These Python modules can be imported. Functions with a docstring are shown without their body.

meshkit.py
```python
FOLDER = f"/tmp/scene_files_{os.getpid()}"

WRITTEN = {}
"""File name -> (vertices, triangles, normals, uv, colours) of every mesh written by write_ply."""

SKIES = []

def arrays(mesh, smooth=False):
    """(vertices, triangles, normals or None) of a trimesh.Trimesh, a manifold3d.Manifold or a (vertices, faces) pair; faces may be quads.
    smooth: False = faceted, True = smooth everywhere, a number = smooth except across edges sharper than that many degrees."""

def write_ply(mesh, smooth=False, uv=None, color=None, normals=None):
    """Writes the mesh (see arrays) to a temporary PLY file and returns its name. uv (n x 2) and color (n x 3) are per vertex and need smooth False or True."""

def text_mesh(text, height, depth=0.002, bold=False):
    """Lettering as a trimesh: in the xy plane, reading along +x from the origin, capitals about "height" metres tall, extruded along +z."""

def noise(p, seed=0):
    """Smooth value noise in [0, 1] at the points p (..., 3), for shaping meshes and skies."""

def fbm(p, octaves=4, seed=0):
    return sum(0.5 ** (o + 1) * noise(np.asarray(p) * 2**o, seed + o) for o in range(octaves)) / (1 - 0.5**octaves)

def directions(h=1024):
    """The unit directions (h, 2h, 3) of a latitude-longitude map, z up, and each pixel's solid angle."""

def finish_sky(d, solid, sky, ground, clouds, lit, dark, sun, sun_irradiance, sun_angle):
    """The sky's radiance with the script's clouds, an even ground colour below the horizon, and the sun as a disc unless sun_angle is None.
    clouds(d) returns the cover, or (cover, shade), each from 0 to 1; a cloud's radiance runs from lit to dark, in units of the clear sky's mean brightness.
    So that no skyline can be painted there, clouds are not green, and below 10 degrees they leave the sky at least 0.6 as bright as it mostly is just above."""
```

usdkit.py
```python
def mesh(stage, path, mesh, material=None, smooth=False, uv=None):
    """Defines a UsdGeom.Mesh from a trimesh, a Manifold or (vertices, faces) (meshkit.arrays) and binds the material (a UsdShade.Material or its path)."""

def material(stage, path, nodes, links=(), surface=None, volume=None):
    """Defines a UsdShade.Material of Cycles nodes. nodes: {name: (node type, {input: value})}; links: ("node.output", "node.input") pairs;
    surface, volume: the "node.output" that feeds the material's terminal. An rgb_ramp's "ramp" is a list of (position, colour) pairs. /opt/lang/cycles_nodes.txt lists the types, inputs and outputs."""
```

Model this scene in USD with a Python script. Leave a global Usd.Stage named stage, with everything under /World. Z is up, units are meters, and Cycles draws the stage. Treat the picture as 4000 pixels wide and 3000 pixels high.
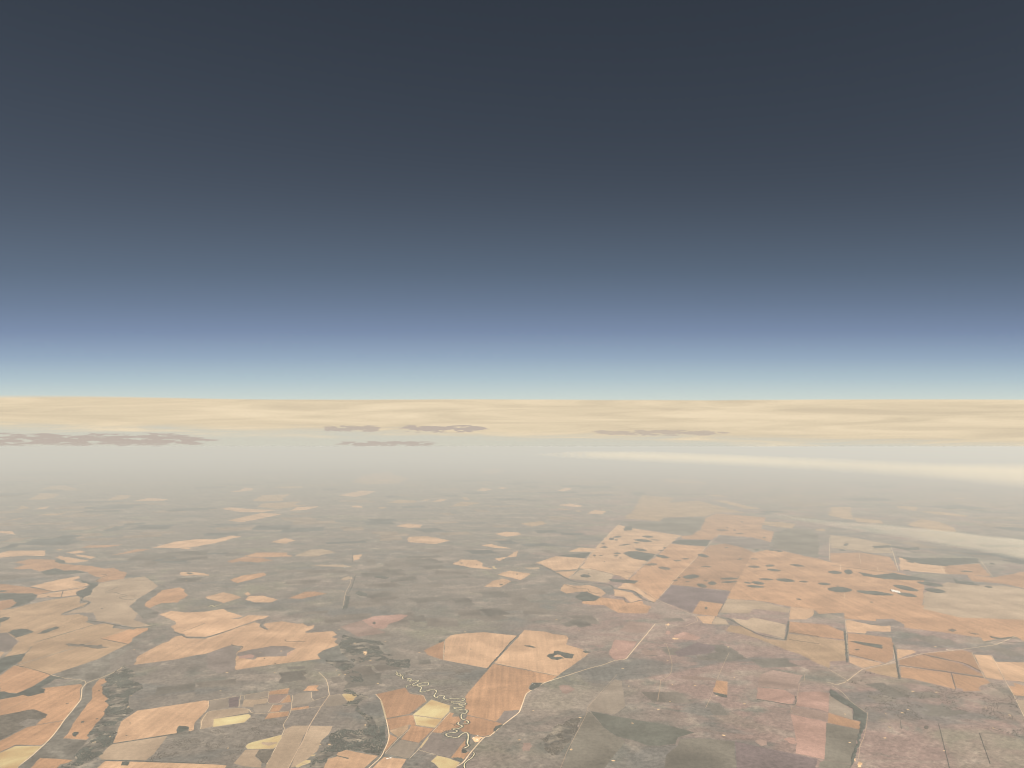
import math, random, numpy as np, trimesh, shapely, usdkit, meshkit
from shapely.geometry import Polygon, Point, LineString, MultiPolygon
from pxr import Usd, UsdGeom, UsdLux, UsdShade, Gf, Sdf, Vt

stage = Usd.Stage.CreateInMemory()
UsdGeom.SetStageUpAxis(stage, UsdGeom.Tokens.z)
UsdGeom.Xform.Define(stage, '/World')
stage.SetDefaultPrim(stage.GetPrimAtPath('/World'))
LOOKS = '/World/Looks/'
RNG = np.random.default_rng(7)

# ------------------------------------------------------------------ camera
FL, PX0, PY0, HORIZON, EYE = 2909.0, 2000.0, 1500.0, 1745.0, 11000.0   # focal length and picture centre in pixels of the photograph; flying height
PITCH = math.atan((HORIZON - PY0) / FL)
cam = UsdGeom.Camera.Define(stage, '/World/camera')
cam.CreateHorizontalApertureAttr(36.0)
cam.CreateFocalLengthAttr(36.0 * FL / 4000)
cam.CreateClippingRangeAttr(Gf.Vec2f(1, 3e6))
cam.CreateExposureAttr(1.5)
cx = UsdGeom.Xformable(cam)
cx.AddTranslateOp().Set((0, 0, EYE))
cx.AddRotateXOp().Set(90 + math.degrees(PITCH))

# ------------------------------------------------------------------ sky and sun
SUN_EL, SUN_AZ, SKY = math.radians(45), math.radians(150), 0.05
K = 1 / (SKY * 2 ** 1.5)          # display radiance -> sky colour


def k(r, g, b):
    """sRGB 0..255 -> sky colour that shows as it"""
    f = lambda c: ((c / 255 + .055) / 1.055) ** 2.4
    return tuple(f(c) * K for c in (r, g, b))


def M(op, clamp=False, **kw):
    return ('math', dict(math_type=op, use_clamp=clamp, **kw))


def SS(a, b, lo=0., hi=1.):
    return ('map_range', dict(range_type='smoothstep', from_min=a, from_max=b, to_min=lo, to_max=hi, clamp=True))


N = {
    'sky': ('sky_texture', dict(sky_type='single_scattering', sun_disc=False, sun_elevation=SUN_EL, sun_rotation=SUN_AZ,
                                altitude=18800.0, air_density=1.0, aerosol_density=1.0, ozone_density=1.0)),
    'sat': ('hsv', dict(hue=.483, saturation=0.60)),
    'tc': ('texture_coordinate', {}), 'xyz': ('separate_xyz', {}),
    'az': M('arctan2'), 'fw': M('absolute'), 'fw2': M('maximum', value2=.3), 'q': M('divide'),   # q: height over a straight front of cloud ahead, over its distance                              # azimuth from straight ahead
    # thin pale air above the cloud deck
    'veil': SS(0.46, 0.06), 'veilp': M('power', value2=1.7), 'veilf': M('multiply', value2=0.96),
    'veilc': ('rgb_ramp', dict(ramp=[(0.0, k(210, 219, 210)), (.10, k(180, 199, 206)), (.2, k(154, 175, 196)), (.32, k(130, 149, 180)), (.44, k(117, 136, 164)), (.6, k(104, 124, 147)), (1.0, k(97, 113, 130))])),
    'veilr': ('map_range', dict(from_min=0.060, from_max=0.36, clamp=True)),
    'sky2': ('mix_color', dict(use_clamp=False)),
    # cloud deck along the horizon
    'v1': ('combine_xyz', {}), 'azm': M('multiply', value2=5.0), 'zm': M('multiply', value2=75.0),
    'n1': ('noise_texture', dict(dimensions='3D', scale=1.0, detail=7.0, roughness=.62, distortion=.7)),
    'azt': M('multiply', value2=3.2), 'vt': ('combine_xyz', dict(y=3.7)),
    'nt': ('noise_texture', dict(scale=1.0, detail=3.0, roughness=.5)),
    'top0': M('multiply_add', value2=0.005, value3=0.0605),
    'lb': SS(-.28, -.62, 0., .0042), 'top': M('add'),
    'edge': SS(-.28, -.62, 1 / .0016, 1 / .0050),
    'below': M('subtract'), 'm0': M('multiply'), 'm1': M('add', clamp=True, value2=.5),
    'band': ('rgb_ramp', dict(ramp=[(0.0, k(203, 187, 163)), (.36, k(214, 198, 171)), (.5, k(226, 209, 179)), (.62, k(236, 218, 187)), (1.0, k(244, 228, 198))])),
    'sky3': ('mix_color', dict(use_clamp=False)),
    # grey foot of the deck, where it sinks into the haze
    'fn': M('multiply_add', value2=.045, value3=-.0225), 'fz': M('add'), 'fa': M('multiply_add', value2=.022), 'foot': SS(.022, .007),
    'sky4': ('mix_color', dict(use_clamp=False, b=k(208, 205, 190))),
    # purple grey cloud banks
    'v2': ('combine_xyz', {}), 'azm2': M('multiply', value2=46.0), 'zm2': M('multiply', value2=260.0),
    'n2': ('noise_texture', dict(scale=1.0, detail=6.0, roughness=.6, distortion=.3)),
    'n2c': M('multiply_add', value2=5.5, value3=-2.75),
    'sky5': ('mix_color', dict(use_clamp=False, b=k(190, 177, 166))),
    'bg': ('background_shader', dict(strength=SKY)),
}
LK = [('sky.color', 'sat.color'), ('tc.generated', 'xyz.vector'), ('xyz.x', 'az.value1'), ('xyz.y', 'az.value2'),
      ('xyz.y', 'fw.value1'), ('fw.value', 'fw2.value1'), ('xyz.z', 'q.value1'), ('fw2.value', 'q.value2'),
      ('q.value', 'veil.value'), ('veil.result', 'veilp.value1'), ('veilp.value', 'veilf.value1'), ('veilf.value', 'sky2.fac'), ('sat.color', 'sky2.a'),
      ('q.value', 'veilr.value'), ('veilr.result', 'veilc.fac'), ('veilc.color', 'sky2.b'),
      ('az.value', 'azm.value1'), ('q.value', 'zm.value1'), ('azm.value', 'v1.x'), ('zm.value', 'v1.y'), ('v1.vector', 'n1.vector'),
      ('az.value', 'azt.value1'), ('azt.value', 'vt.x'), ('vt.vector', 'nt.vector'), ('nt.fac', 'top0.value1'),
      ('az.value', 'lb.value'), ('top0.value', 'top.value1'), ('lb.result', 'top.value2'),
      ('az.value', 'edge.value'), ('top.value', 'below.value1'), ('q.value', 'below.value2'), ('below.value', 'm0.value1'), ('edge.result', 'm0.value2'), ('m0.value', 'm1.value1'),
      ('n1.fac', 'band.fac'), ('sky2.result', 'sky3.a'), ('band.color', 'sky3.b'), ('m1.value', 'sky3.fac'),
      ('n1.fac', 'fn.value1'), ('az.value', 'fa.value1'), ('fn.value', 'fa.value3'), ('fa.value', 'fz.value1'), ('q.value', 'fz.value2'), ('fz.value', 'foot.value'), ('sky3.result', 'sky4.a'), ('foot.result', 'sky4.fac'),
      ('az.value', 'azm2.value1'), ('q.value', 'zm2.value1'), ('azm2.value', 'v2.x'), ('zm2.value', 'v2.y'), ('v2.vector', 'n2.vector'), ('n2.fac', 'n2c.value1')]
# (azimuth from, to, soft edge, height, half thickness, strength)
prev = None
for i, (a0, a1, s, z0, hz, st) in enumerate([(-.80, -.335, .10, .0090, .0135, .95), (-.262, -.16, .03, .0245, .0070, .85), (-.170, -.01, .05, .0240, .0080, .95), (.080, .31, .06, .0188, .0060, .72),
                                             (-.25, -.08, .05, .0040, .0055, .9)]):
    N |= {f'a{i}': SS(a0, a0 + s), f'b{i}': SS(a1, a1 - s), f'ab{i}': M('multiply'), f'd{i}': M('subtract', value2=z0), f'e{i}': M('absolute'),
          f'f{i}': ('map_range', dict(from_min=0., from_max=hz, to_min=1., to_max=0., clamp=True)), f'g{i}': M('multiply'),
          f'nn{i}': M('add', value2=1.05), f'h{i}': M('multiply'), f'i{i}': SS(.36, .66, 0., st)}
    LK += [('az.value', f'a{i}.value'), ('az.value', f'b{i}.value'), (f'a{i}.result', f'ab{i}.value1'), (f'b{i}.result', f'ab{i}.value2'),
           ('q.value', f'd{i}.value1'), (f'd{i}.value', f'e{i}.value1'), (f'e{i}.value', f'f{i}.value'), (f'f{i}.result', f'g{i}.value1'), (f'ab{i}.value', f'g{i}.value2'),
           (f'g{i}.value', f'h{i}.value1'), ('n2c.value', f'nn{i}.value1'), (f'nn{i}.value', f'h{i}.value2'), (f'h{i}.value', f'i{i}.value')]
    if prev:
        N[f'mx{i}'] = M('maximum')
        LK += [(prev, f'mx{i}.value1'), (f'i{i}.result', f'mx{i}.value2')]
        prev = f'mx{i}.value'
    else:
        prev = f'i{i}.result'
LK += [('sky4.result', 'sky5.a'), (prev, 'sky5.fac'), ('sky5.result', 'bg.color')]
dome = UsdLux.DomeLight.Define(stage, '/World/sky')
UsdShade.MaterialBindingAPI.Apply(dome.GetPrim()).Bind(usdkit.material(stage, LOOKS + 'sky_look', N, LK, surface='bg.background'))
dome.GetPrim().SetCustomDataByKey('kind', 'structure')

sun = UsdLux.DistantLight.Define(stage, '/World/sun')
sun.CreateNormalizeAttr(True)
sun.CreateIntensityAttr(1.25)
sun.CreateAngleAttr(0.5)
sun.CreateColorAttr(Gf.Vec3f(1.0, 0.94, 0.84))
to_sun = Gf.Vec3d(math.cos(SUN_EL) * math.sin(SUN_AZ), math.cos(SUN_EL) * math.cos(SUN_AZ), math.sin(SUN_EL))
UsdGeom.Xformable(sun).AddTransformOp().Set(Gf.Matrix4d(Gf.Rotation(Gf.Vec3d(0, 0, 1), to_sun), Gf.Vec3d(0, 0, 0)))

# ------------------------------------------------------------------ helpers
TILE = {'A1': (0, 2400), 'A2': (800, 2400), 'A3': (1600, 2400), 'A4': (2400, 2400), 'A5': (3200, 2400),
        'B1': (0, 1800), 'B2': (800, 1800), 'B3': (1600, 1800), 'B4': (2400, 1800), 'B5': (3200, 1800)}
S = 800 / 2212


def nat(tile, text):
    """survey points of one map sheet -> picture positions"""
    o = TILE[tile]
    a = np.array([[float(q) for q in w.split(',')] for w in text.split()])
    return a * S + o


def ground(p, z=0.0):
    """picture positions (n, 2) -> the places (n, 3) on the level plane at height z"""
    p = np.atleast_2d(np.asarray(p, float))
    dx, dy = (p[:, 0] - PX0) / FL, (PY0 - p[:, 1]) / FL
    fy = math.cos(PITCH) - dy * math.sin(PITCH)
    fz = math.sin(PITCH) + dy * math.cos(PITCH)
    t = (EYE - z) / -fz
    return np.stack([dx * t, fy * t, np.full(len(p), float(z))], 1)


used = {}


def path_of(name, parent='/World'):
    key = f'{parent}/{name}'
    n = used.get(key, -1) + 1
    used[key] = n
    return key if n == 0 else f'{key}_{n:03d}'


def data(prim, label=None, category=None, group=None, kind=None):
    for a, b in (('label', label), ('category', category), ('group', group), ('kind', kind)):
        if b:
            prim.SetCustomDataByKey(a, b)
    return prim


def xform(name, label, cat, loc=(0, 0, 0), rz=0, group=None):
    x = UsdGeom.Xform.Define(stage, path_of(name))
    x.AddTranslateOp().Set(tuple(map(float, loc)))
    if rz:
        x.AddRotateZOp().Set(float(rz))
    return data(x.GetPrim(), label, cat, group)


def mesh(name, m, material, parent='/World', smooth=False, **kw):
    return data(usdkit.mesh(stage, path_of(name, parent), m, material, smooth=smooth).GetPrim(), **kw)


def rough(xy, step, amp, seed=0):
    """a closed outline cut into steps and shaken sideways like a natural edge"""
    out = []
    n = len(xy)
    for i in range(n):
        a, b = xy[i], xy[(i + 1) % n]
        kk = min(160, max(1, int(np.hypot(*(b - a)) / step)))
        for j in range(kk):
            out.append(a + (b - a) * j / kk)
    out = np.array(out)
    q = np.c_[out / (step * 2.2), np.zeros(len(out))]
    q2 = np.c_[out / (step * .8), np.zeros(len(out))]
    off = np.stack([meshkit.noise(q, seed) - .5 + .6 * (meshkit.noise(q2, seed + 3) - .5), meshkit.noise(q, seed + 1) - .5 + .6 * (meshkit.noise(q2, seed + 5) - .5)], 1)
    return out + off * 2 * amp


def catmull(p, n=6):
    p = np.asarray(p, float)
    e = np.vstack([2 * p[0] - p[1], p, 2 * p[-1] - p[-2]])
    out = []
    for i in range(1, len(e) - 2):
        for t in np.arange(n) / n:
            a, b, c, d = e[i - 1:i + 3]
            out.append(.5 * (2 * b + (c - a) * t + (2 * a - 5 * b + 4 * c - d) * t * t + (3 * b - a - 3 * c + d) * t ** 3))
    out.append(p[-1])
    return np.array(out)


def clean(xy):
    g = Polygon(xy)
    if not g.is_valid:
        g = g.buffer(0)
    if isinstance(g, MultiPolygon):
        g = max(g.geoms, key=lambda q: q.area)
    return g


def sheet(g, z):
    """a level sheet over the outline"""
    v, f = trimesh.creation.triangulate_polygon(g, engine='earcut')
    v = np.c_[v, np.full(len(v), z)]
    a = v[f]
    flip = np.cross(a[:, 1, :2] - a[:, 0, :2], a[:, 2, :2] - a[:, 0, :2]) < 0
    f = np.array(f)
    f[flip] = f[flip][:, ::-1]
    return v, f


def ribbon(xy, w, z, h=0.0, w1=None, ragged=0.0):
    """a strip along a line: flat, or with a rounded back h high"""
    xy = np.asarray(xy, float)
    t = np.gradient(xy, axis=0)
    t /= np.linalg.norm(t, axis=1, keepdims=True) + 1e-9
    nrm = np.c_[-t[:, 1], t[:, 0]]
    ww = np.full(len(xy), w) if w1 is None else np.linspace(w, w1, len(xy))
    if ragged:
        ww = ww * (1 + ragged * (RNG.random(len(xy)) - .5) * 2)
    prof = [(-.5, 0), (.5, 0)] if h == 0 else [(-.5, 0), (-.3, .85), (.05, 1.), (.32, .8), (.5, 0)]
    rows = []
    for o, q in prof:
        jit = 1 + (.35 * (RNG.random(len(xy)) - .5) if h and ragged else 0)
        rows.append(np.c_[xy + nrm * (o * ww)[:, None], np.full(len(xy), z) + q * h * jit])
    v = np.vstack(rows)
    n, f = len(xy), []
    for r in range(len(rows) - 1):
        for i in range(n - 1):
            a, b, c, d = r * n + i, r * n + i + 1, (r + 1) * n + i + 1, (r + 1) * n + i
            f += [[a, b, c], [a, c, d]]
    f = np.array(f)
    a = v[f]
    if np.cross(a[:, 1] - a[:, 0], a[:, 2] - a[:, 0])[:, 2].sum() < 0:
        f = f[:, ::-1]
    return v, f


def canopy(g, z, h, cell=None, seed=0):
    """a wood seen from far off: an uneven roof of crowns with steep sides over the outline"""
    area = g.area
    cell = cell or max(35.0, math.sqrt(area / 700))
    line = np.array(g.exterior.segmentize(cell).coords)[:-1]
    x0, y0, x1, y1 = g.bounds
    gx, gy = np.meshgrid(np.arange(x0, x1, cell), np.arange(y0, y1, cell))
    pts = np.c_[gx.ravel(), gy.ravel()]
    pts = pts + (RNG.random(pts.shape) - .5) * cell * .7
    inner = g.buffer(-cell * .35)
    pts = pts[shapely.contains_xy(inner, pts[:, 0], pts[:, 1])] if not inner.is_empty else pts[:0]
    from scipy.spatial import Delaunay
    al = np.vstack([line, pts])
    tri = Delaunay(al).simplices
    cen = al[tri].mean(1)
    tri = tri[shapely.contains_xy(g, cen[:, 0], cen[:, 1])]
    top = np.r_[np.full(len(line), z + h * .45), z + h * (.55 + .9 * RNG.random(len(pts)))]
    v = np.c_[al, top]
    a = v[tri]
    fl = np.cross(a[:, 1, :2] - a[:, 0, :2], a[:, 2, :2] - a[:, 0, :2]) < 0
    tri = np.array(tri)
    tri[fl] = tri[fl][:, ::-1]
    n, m = len(line), len(v)
    v = np.vstack([v, np.c_[line, np.full(n, z)]])
    i = np.arange(n)
    j = (i + 1) % n
    ccw = Polygon(line).exterior.is_ccw
    side = np.vstack([np.c_[m + i, m + j, j], np.c_[m + i, j, i]])
    return v, np.vstack([tri, side if ccw else side[:, ::-1]])


# ------------------------------------------------------------------ materials
def soil(name, c, mott=.20, stripe=0.0, ang=0.0, fine=.16, big=2600., rnd=.08, tint=None, island=False):
    """bare or stubble ground: uneven tone over kilometres, worn tracks of the harvester, fine grain"""
    c2 = tint or tuple(x * q for x, q in zip(c, (1.09, 1.11, 1.13)))
    n = {'g': ('geometry', {}), 'oi': ('object_info', {}),
         'm1': ('mapping', dict(scale=(1 / big,) * 3)), 'n1': ('noise_texture', dict(scale=1., detail=4., roughness=.6, distortion=.6)),
         'm2': ('mapping', dict(scale=(1 / 170., 1 / 170., 1 / 170.))), 'n2': ('noise_texture', dict(scale=1., detail=4., roughness=.65)),
         'a1': ('map_range', dict(from_min=.3, from_max=.7, to_min=1 - mott, to_max=1 + mott)),
         'a2': ('map_range', dict(from_min=.25, from_max=.75, to_min=1 - fine, to_max=1 + fine)),
         'a3': ('map_range', dict(from_min=0., from_max=1., to_min=1 - rnd, to_max=1 + rnd)),
         'p1': M('multiply'), 'p2': M('multiply'), 'tn': ('map_range', dict(from_min=.42, from_max=.72, clamp=True)),
         'mc': ('mix_color', dict(a=c, b=c2)), 'sc': ('vector_math', dict(math_type='scale')),
         'bs': ('principled_bsdf', dict(roughness=.95, specular_ior_level=.08))}
    l = [('g.position', 'm1.vector'), ('m1.vector', 'n1.vector'), ('g.position', 'm2.vector'), ('m2.vector', 'n2.vector'),
         ('n1.fac', 'a1.value'), ('n2.fac', 'a2.value'), ('oi.random', 'a3.value'), ('a1.result', 'p1.value1'), ('a2.result', 'p1.value2'),
         ('p1.value', 'p2.value1'), ('a3.result', 'p2.value2'), ('n1.fac', 'tn.value'), ('tn.result', 'mc.fac'), ('mc.result', 'sc.vector1'), ('sc.vector', 'bs.base_color')]
    if island:
        l[l.index(('oi.random', 'a3.value'))] = ('g.random_per_island', 'a3.value')
    last = 'p2.value'
    if stripe:
        n |= {'mr': ('mapping', dict(rotation=(0, 0, math.radians(ang)), scale=(1 / 190., 1 / 7000., 1.))), 'ns': ('noise_texture', dict(scale=1., detail=2., roughness=.7)),
              'as': ('map_range', dict(from_min=.3, from_max=.7, to_min=1 - stripe, to_max=1 + stripe)), 'p3': M('multiply')}
        l += [('g.position', 'mr.vector'), ('mr.vector', 'ns.vector'), ('ns.fac', 'as.value'), (last, 'p3.value1'), ('as.result', 'p3.value2')]
        last = 'p3.value'
    l.append((last, 'sc.scale'))
    return usdkit.material(stage, LOOKS + name, n, l, surface='bs.BSDF')


LOOK = {
    't': soil('tan_stubble', (0.236, 0.146, 0.088), stripe=.12, ang=35),
    'o': soil('orange_stubble', (0.1919, 0.1072, 0.0591), stripe=.16, ang=-42),
    'q': soil('orange_brown_stubble', (0.1665, 0.0922, 0.0516), stripe=.14, ang=20),
    'p': soil('pale_stubble', (0.168, 0.11, 0.066), stripe=.12, ang=60),
    'g': soil('grey_tan_fallow', (0.1762, 0.1277, 0.0875), stripe=.05, ang=-55),
    'b': soil('grey_brown_fallow', (0.1195, 0.095, 0.0742), stripe=.05, ang=28),
    'd': soil('dark_fallow', (0.0879, 0.0696, 0.0604), mott=.3, fine=.3),
    'r': soil('red_soil', (0.1731, 0.1035, 0.0826), mott=.3, fine=.22),
    'u': soil('dull_red_soil', (0.1289, 0.0866, 0.0704), mott=.3, fine=.25),
    'e': soil('olive_pasture', (0.072, 0.062, 0.049), mott=.35, fine=.3, big=3500.),
    'v': soil('dark_green_crop', (0.0498, 0.0486, 0.039), mott=.3, fine=.3),
    'k': soil('purple_brown_soil', (0.072, 0.052, 0.051), mott=.3, fine=.4),
    'w': soil('cream_water', (0.225, 0.15, 0.072), mott=.05, fine=.03, tint=(.32, .28, .15), rnd=.06),
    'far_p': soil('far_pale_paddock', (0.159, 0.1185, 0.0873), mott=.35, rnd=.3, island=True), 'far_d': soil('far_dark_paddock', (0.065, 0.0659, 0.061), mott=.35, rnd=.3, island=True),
    'mid_p': soil('dull_paddock', (0.1007, 0.0828, 0.0676), mott=.35, fine=.35, rnd=.25, island=True), 'mid_d': soil('grey_paddock', (0.08, 0.069, 0.057), mott=.35, fine=.35, rnd=.25, island=True),
    'floor': soil('wood_floor', (0.06, 0.053, 0.045), mott=.5, fine=.6, big=700., tint=(.115, .095, .073)),
    'verge': soil('dry_verge', (0.0763, 0.0668, 0.0554), mott=.4, fine=.45, big=1200.),
    'bank': soil('pale_bank', (0.2248, 0.1721, 0.108), fine=.2),
    'road': soil('pale_gravel', (0.3658, 0.2708, 0.1785), fine=.12),
    'track': soil('worn_track', (0.235, 0.165, 0.112), fine=.2),
    'creek': soil('silty_water', (0.4128, 0.346, 0.2208), mott=.1, fine=.1),
    'tree': soil('eucalypt_wood', (0.037, 0.038, 0.032), mott=.35, fine=.45, big=900.),
    'tree2': soil('grey_scrub', (0.0573, 0.0474, 0.0373), mott=.35, fine=.45, big=900.),
    'sand': soil('bare_sand', (0.3564, 0.2238, 0.1268), mott=.3, fine=.4, big=400.),
    'iron': soil('zinc_sheet', (0.488, 0.4682, 0.437), mott=.05, fine=.05),
}

# ------------------------------------------------------------------ the land
def land():
    rs = np.concatenate([[0], np.geomspace(4000, 1.0e6, 44)])
    n = 120
    a = np.linspace(0, 2 * np.pi, n, endpoint=False)
    v = [[0, 0, 0]] + [[r * math.cos(t), r * math.sin(t), 0] for r in rs[1:] for t in a]
    f = [[0, 1 + i, 1 + (i + 1) % n] for i in range(n)]
    for kk in range(len(rs) - 2):
        for i in range(n):
            p, q = 1 + kk * n + i, 1 + kk * n + (i + 1) % n
            f += [[p, p + n, q + n], [p, q + n, q]]
    return np.array(v), np.array(f)


def nz(scale, detail=4., rough_=.6, dist=.5, stretch=1., ang=0., off=0.):
    return ('mapping', dict(scale=(1 / scale, stretch / scale, 1 / scale), rotation=(0, 0, math.radians(ang)), location=(off, off * 1.7, 0))), \
           ('noise_texture', dict(scale=1., detail=detail, roughness=rough_, distortion=dist))


gn, gl = {'g': ('geometry', {}), 'xyz': ('separate_xyz', {})}, [('g.position', 'xyz.vector')]
for nm, args in dict(big=(16000., 3., .5, .8), mid=(3600., 5., .6, 1.2, 1., 0., 4.), patch=(1300., 5., .62, .6, 1., 0., 9.), streak=(700., 5., .62, .8, 4.5, -68., 2.),
                     fine=(190., 6., .75, .4), far=(7500., 5., .62, .6, 1.6, 25., 13.), red=(9000., 4., .55, .8, 1., 0., 21.), grn=(6500., 4., .55, .8, 1., 0., 33.)).items():
    gn['m_' + nm], gn['n_' + nm] = nz(*args)
    gl += [('g.position', f'm_{nm}.vector'), (f'm_{nm}.vector', f'n_{nm}.vector')]
gn |= {
    # soils turn redder towards the east of the valley and near the flight path
    'ux': ('map_range', dict(from_min=-4000., from_max=9000., to_min=-.16, to_max=.20, clamp=True)),
    'uy': ('map_range', dict(from_min=45000., from_max=85000., to_min=.03, to_max=-.12, clamp=True)),
    'r1': M('add'), 'r2': M('add'), 'rf': SS(.46, .74, 0., .75),
    'base': ('mix_color', dict(a=(0.0913, 0.0809, 0.0666), b=(0.0876, 0.0696, 0.061))),
    'redc': ('mix_color', dict(b=(.138, .088, .076))),
    'gf': SS(.52, .70, 0., .7), 'grnc': ('mix_color', dict(b=(0.1007, 0.095, 0.0666))),
    'df': SS(.52, .66, 0., .95), 'dark': ('mix_color', dict(b=(0.0697, 0.0659, 0.0554))),
    'pf': SS(.55, .74, 0., .75), 'pale': ('mix_color', dict(b=(0.1496, 0.1223, 0.0967))),
    'sx': ('map_range', dict(from_min=5000., from_max=11000., to_min=0., to_max=.5, clamp=True)), 'sf0': SS(.56, .70), 'sf': M('multiply'), 'strk': ('mix_color', dict(b=(0.1543, 0.1279, 0.1042))),
    'xf': SS(.53, .63, 0., .75), 'xd': ('mix_color', dict(b=(0.0631, 0.0612, 0.0563))), 'xp0': SS(.455, .36, 0., .6), 'xp': ('mix_color', dict(b=(0.1449, 0.1148, 0.0939))),
    'ff': ('map_range', dict(from_min=.28, from_max=.72, to_min=.42, to_max=1.58)), 'pp': ('map_range', dict(from_min=.3, from_max=.7, to_min=.78, to_max=1.22)), 'fp': M('multiply'),
    'sc': ('vector_math', dict(math_type='scale')), 'bs': ('principled_bsdf', dict(roughness=.95, specular_ior_level=.08))}
gl += [('xyz.x', 'ux.value'), ('xyz.y', 'uy.value'), ('ux.result', 'r1.value1'), ('uy.result', 'r1.value2'), ('r1.value', 'r2.value1'), ('n_red.fac', 'r2.value2'), ('r2.value', 'rf.value'),
       ('n_big.fac', 'base.fac'), ('base.result', 'redc.a'), ('rf.result', 'redc.fac'), ('n_grn.fac', 'gf.value'), ('redc.result', 'grnc.a'), ('gf.result', 'grnc.fac'),
       ('n_mid.fac', 'df.value'), ('grnc.result', 'dark.a'), ('df.result', 'dark.fac'), ('n_patch.fac', 'pf.value'), ('dark.result', 'pale.a'), ('pf.result', 'pale.fac'),
       ('xyz.x', 'sx.value'), ('n_streak.fac', 'sf0.value'), ('sf0.result', 'sf.value1'), ('sx.result', 'sf.value2'), ('pale.result', 'strk.a'), ('sf.value', 'strk.fac'),
       ('n_fine.fac', 'ff.value'), ('n_patch.fac', 'pp.value'), ('ff.result', 'fp.value1'), ('pp.result', 'fp.value2'), ('n_far.fac', 'xf.value'), ('strk.result', 'xd.a'), ('xf.result', 'xd.fac'), ('n_far.fac', 'xp0.value'), ('xd.result', 'xp.a'), ('xp0.result', 'xp.fac'), ('xp.result', 'sc.vector1'), ('fp.value', 'sc.scale'), ('sc.vector', 'bs.base_color')]
mesh('ground', land(), usdkit.material(stage, LOOKS + 'plain_look', gn, gl, surface='bs.BSDF'), kind='structure')

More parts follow.
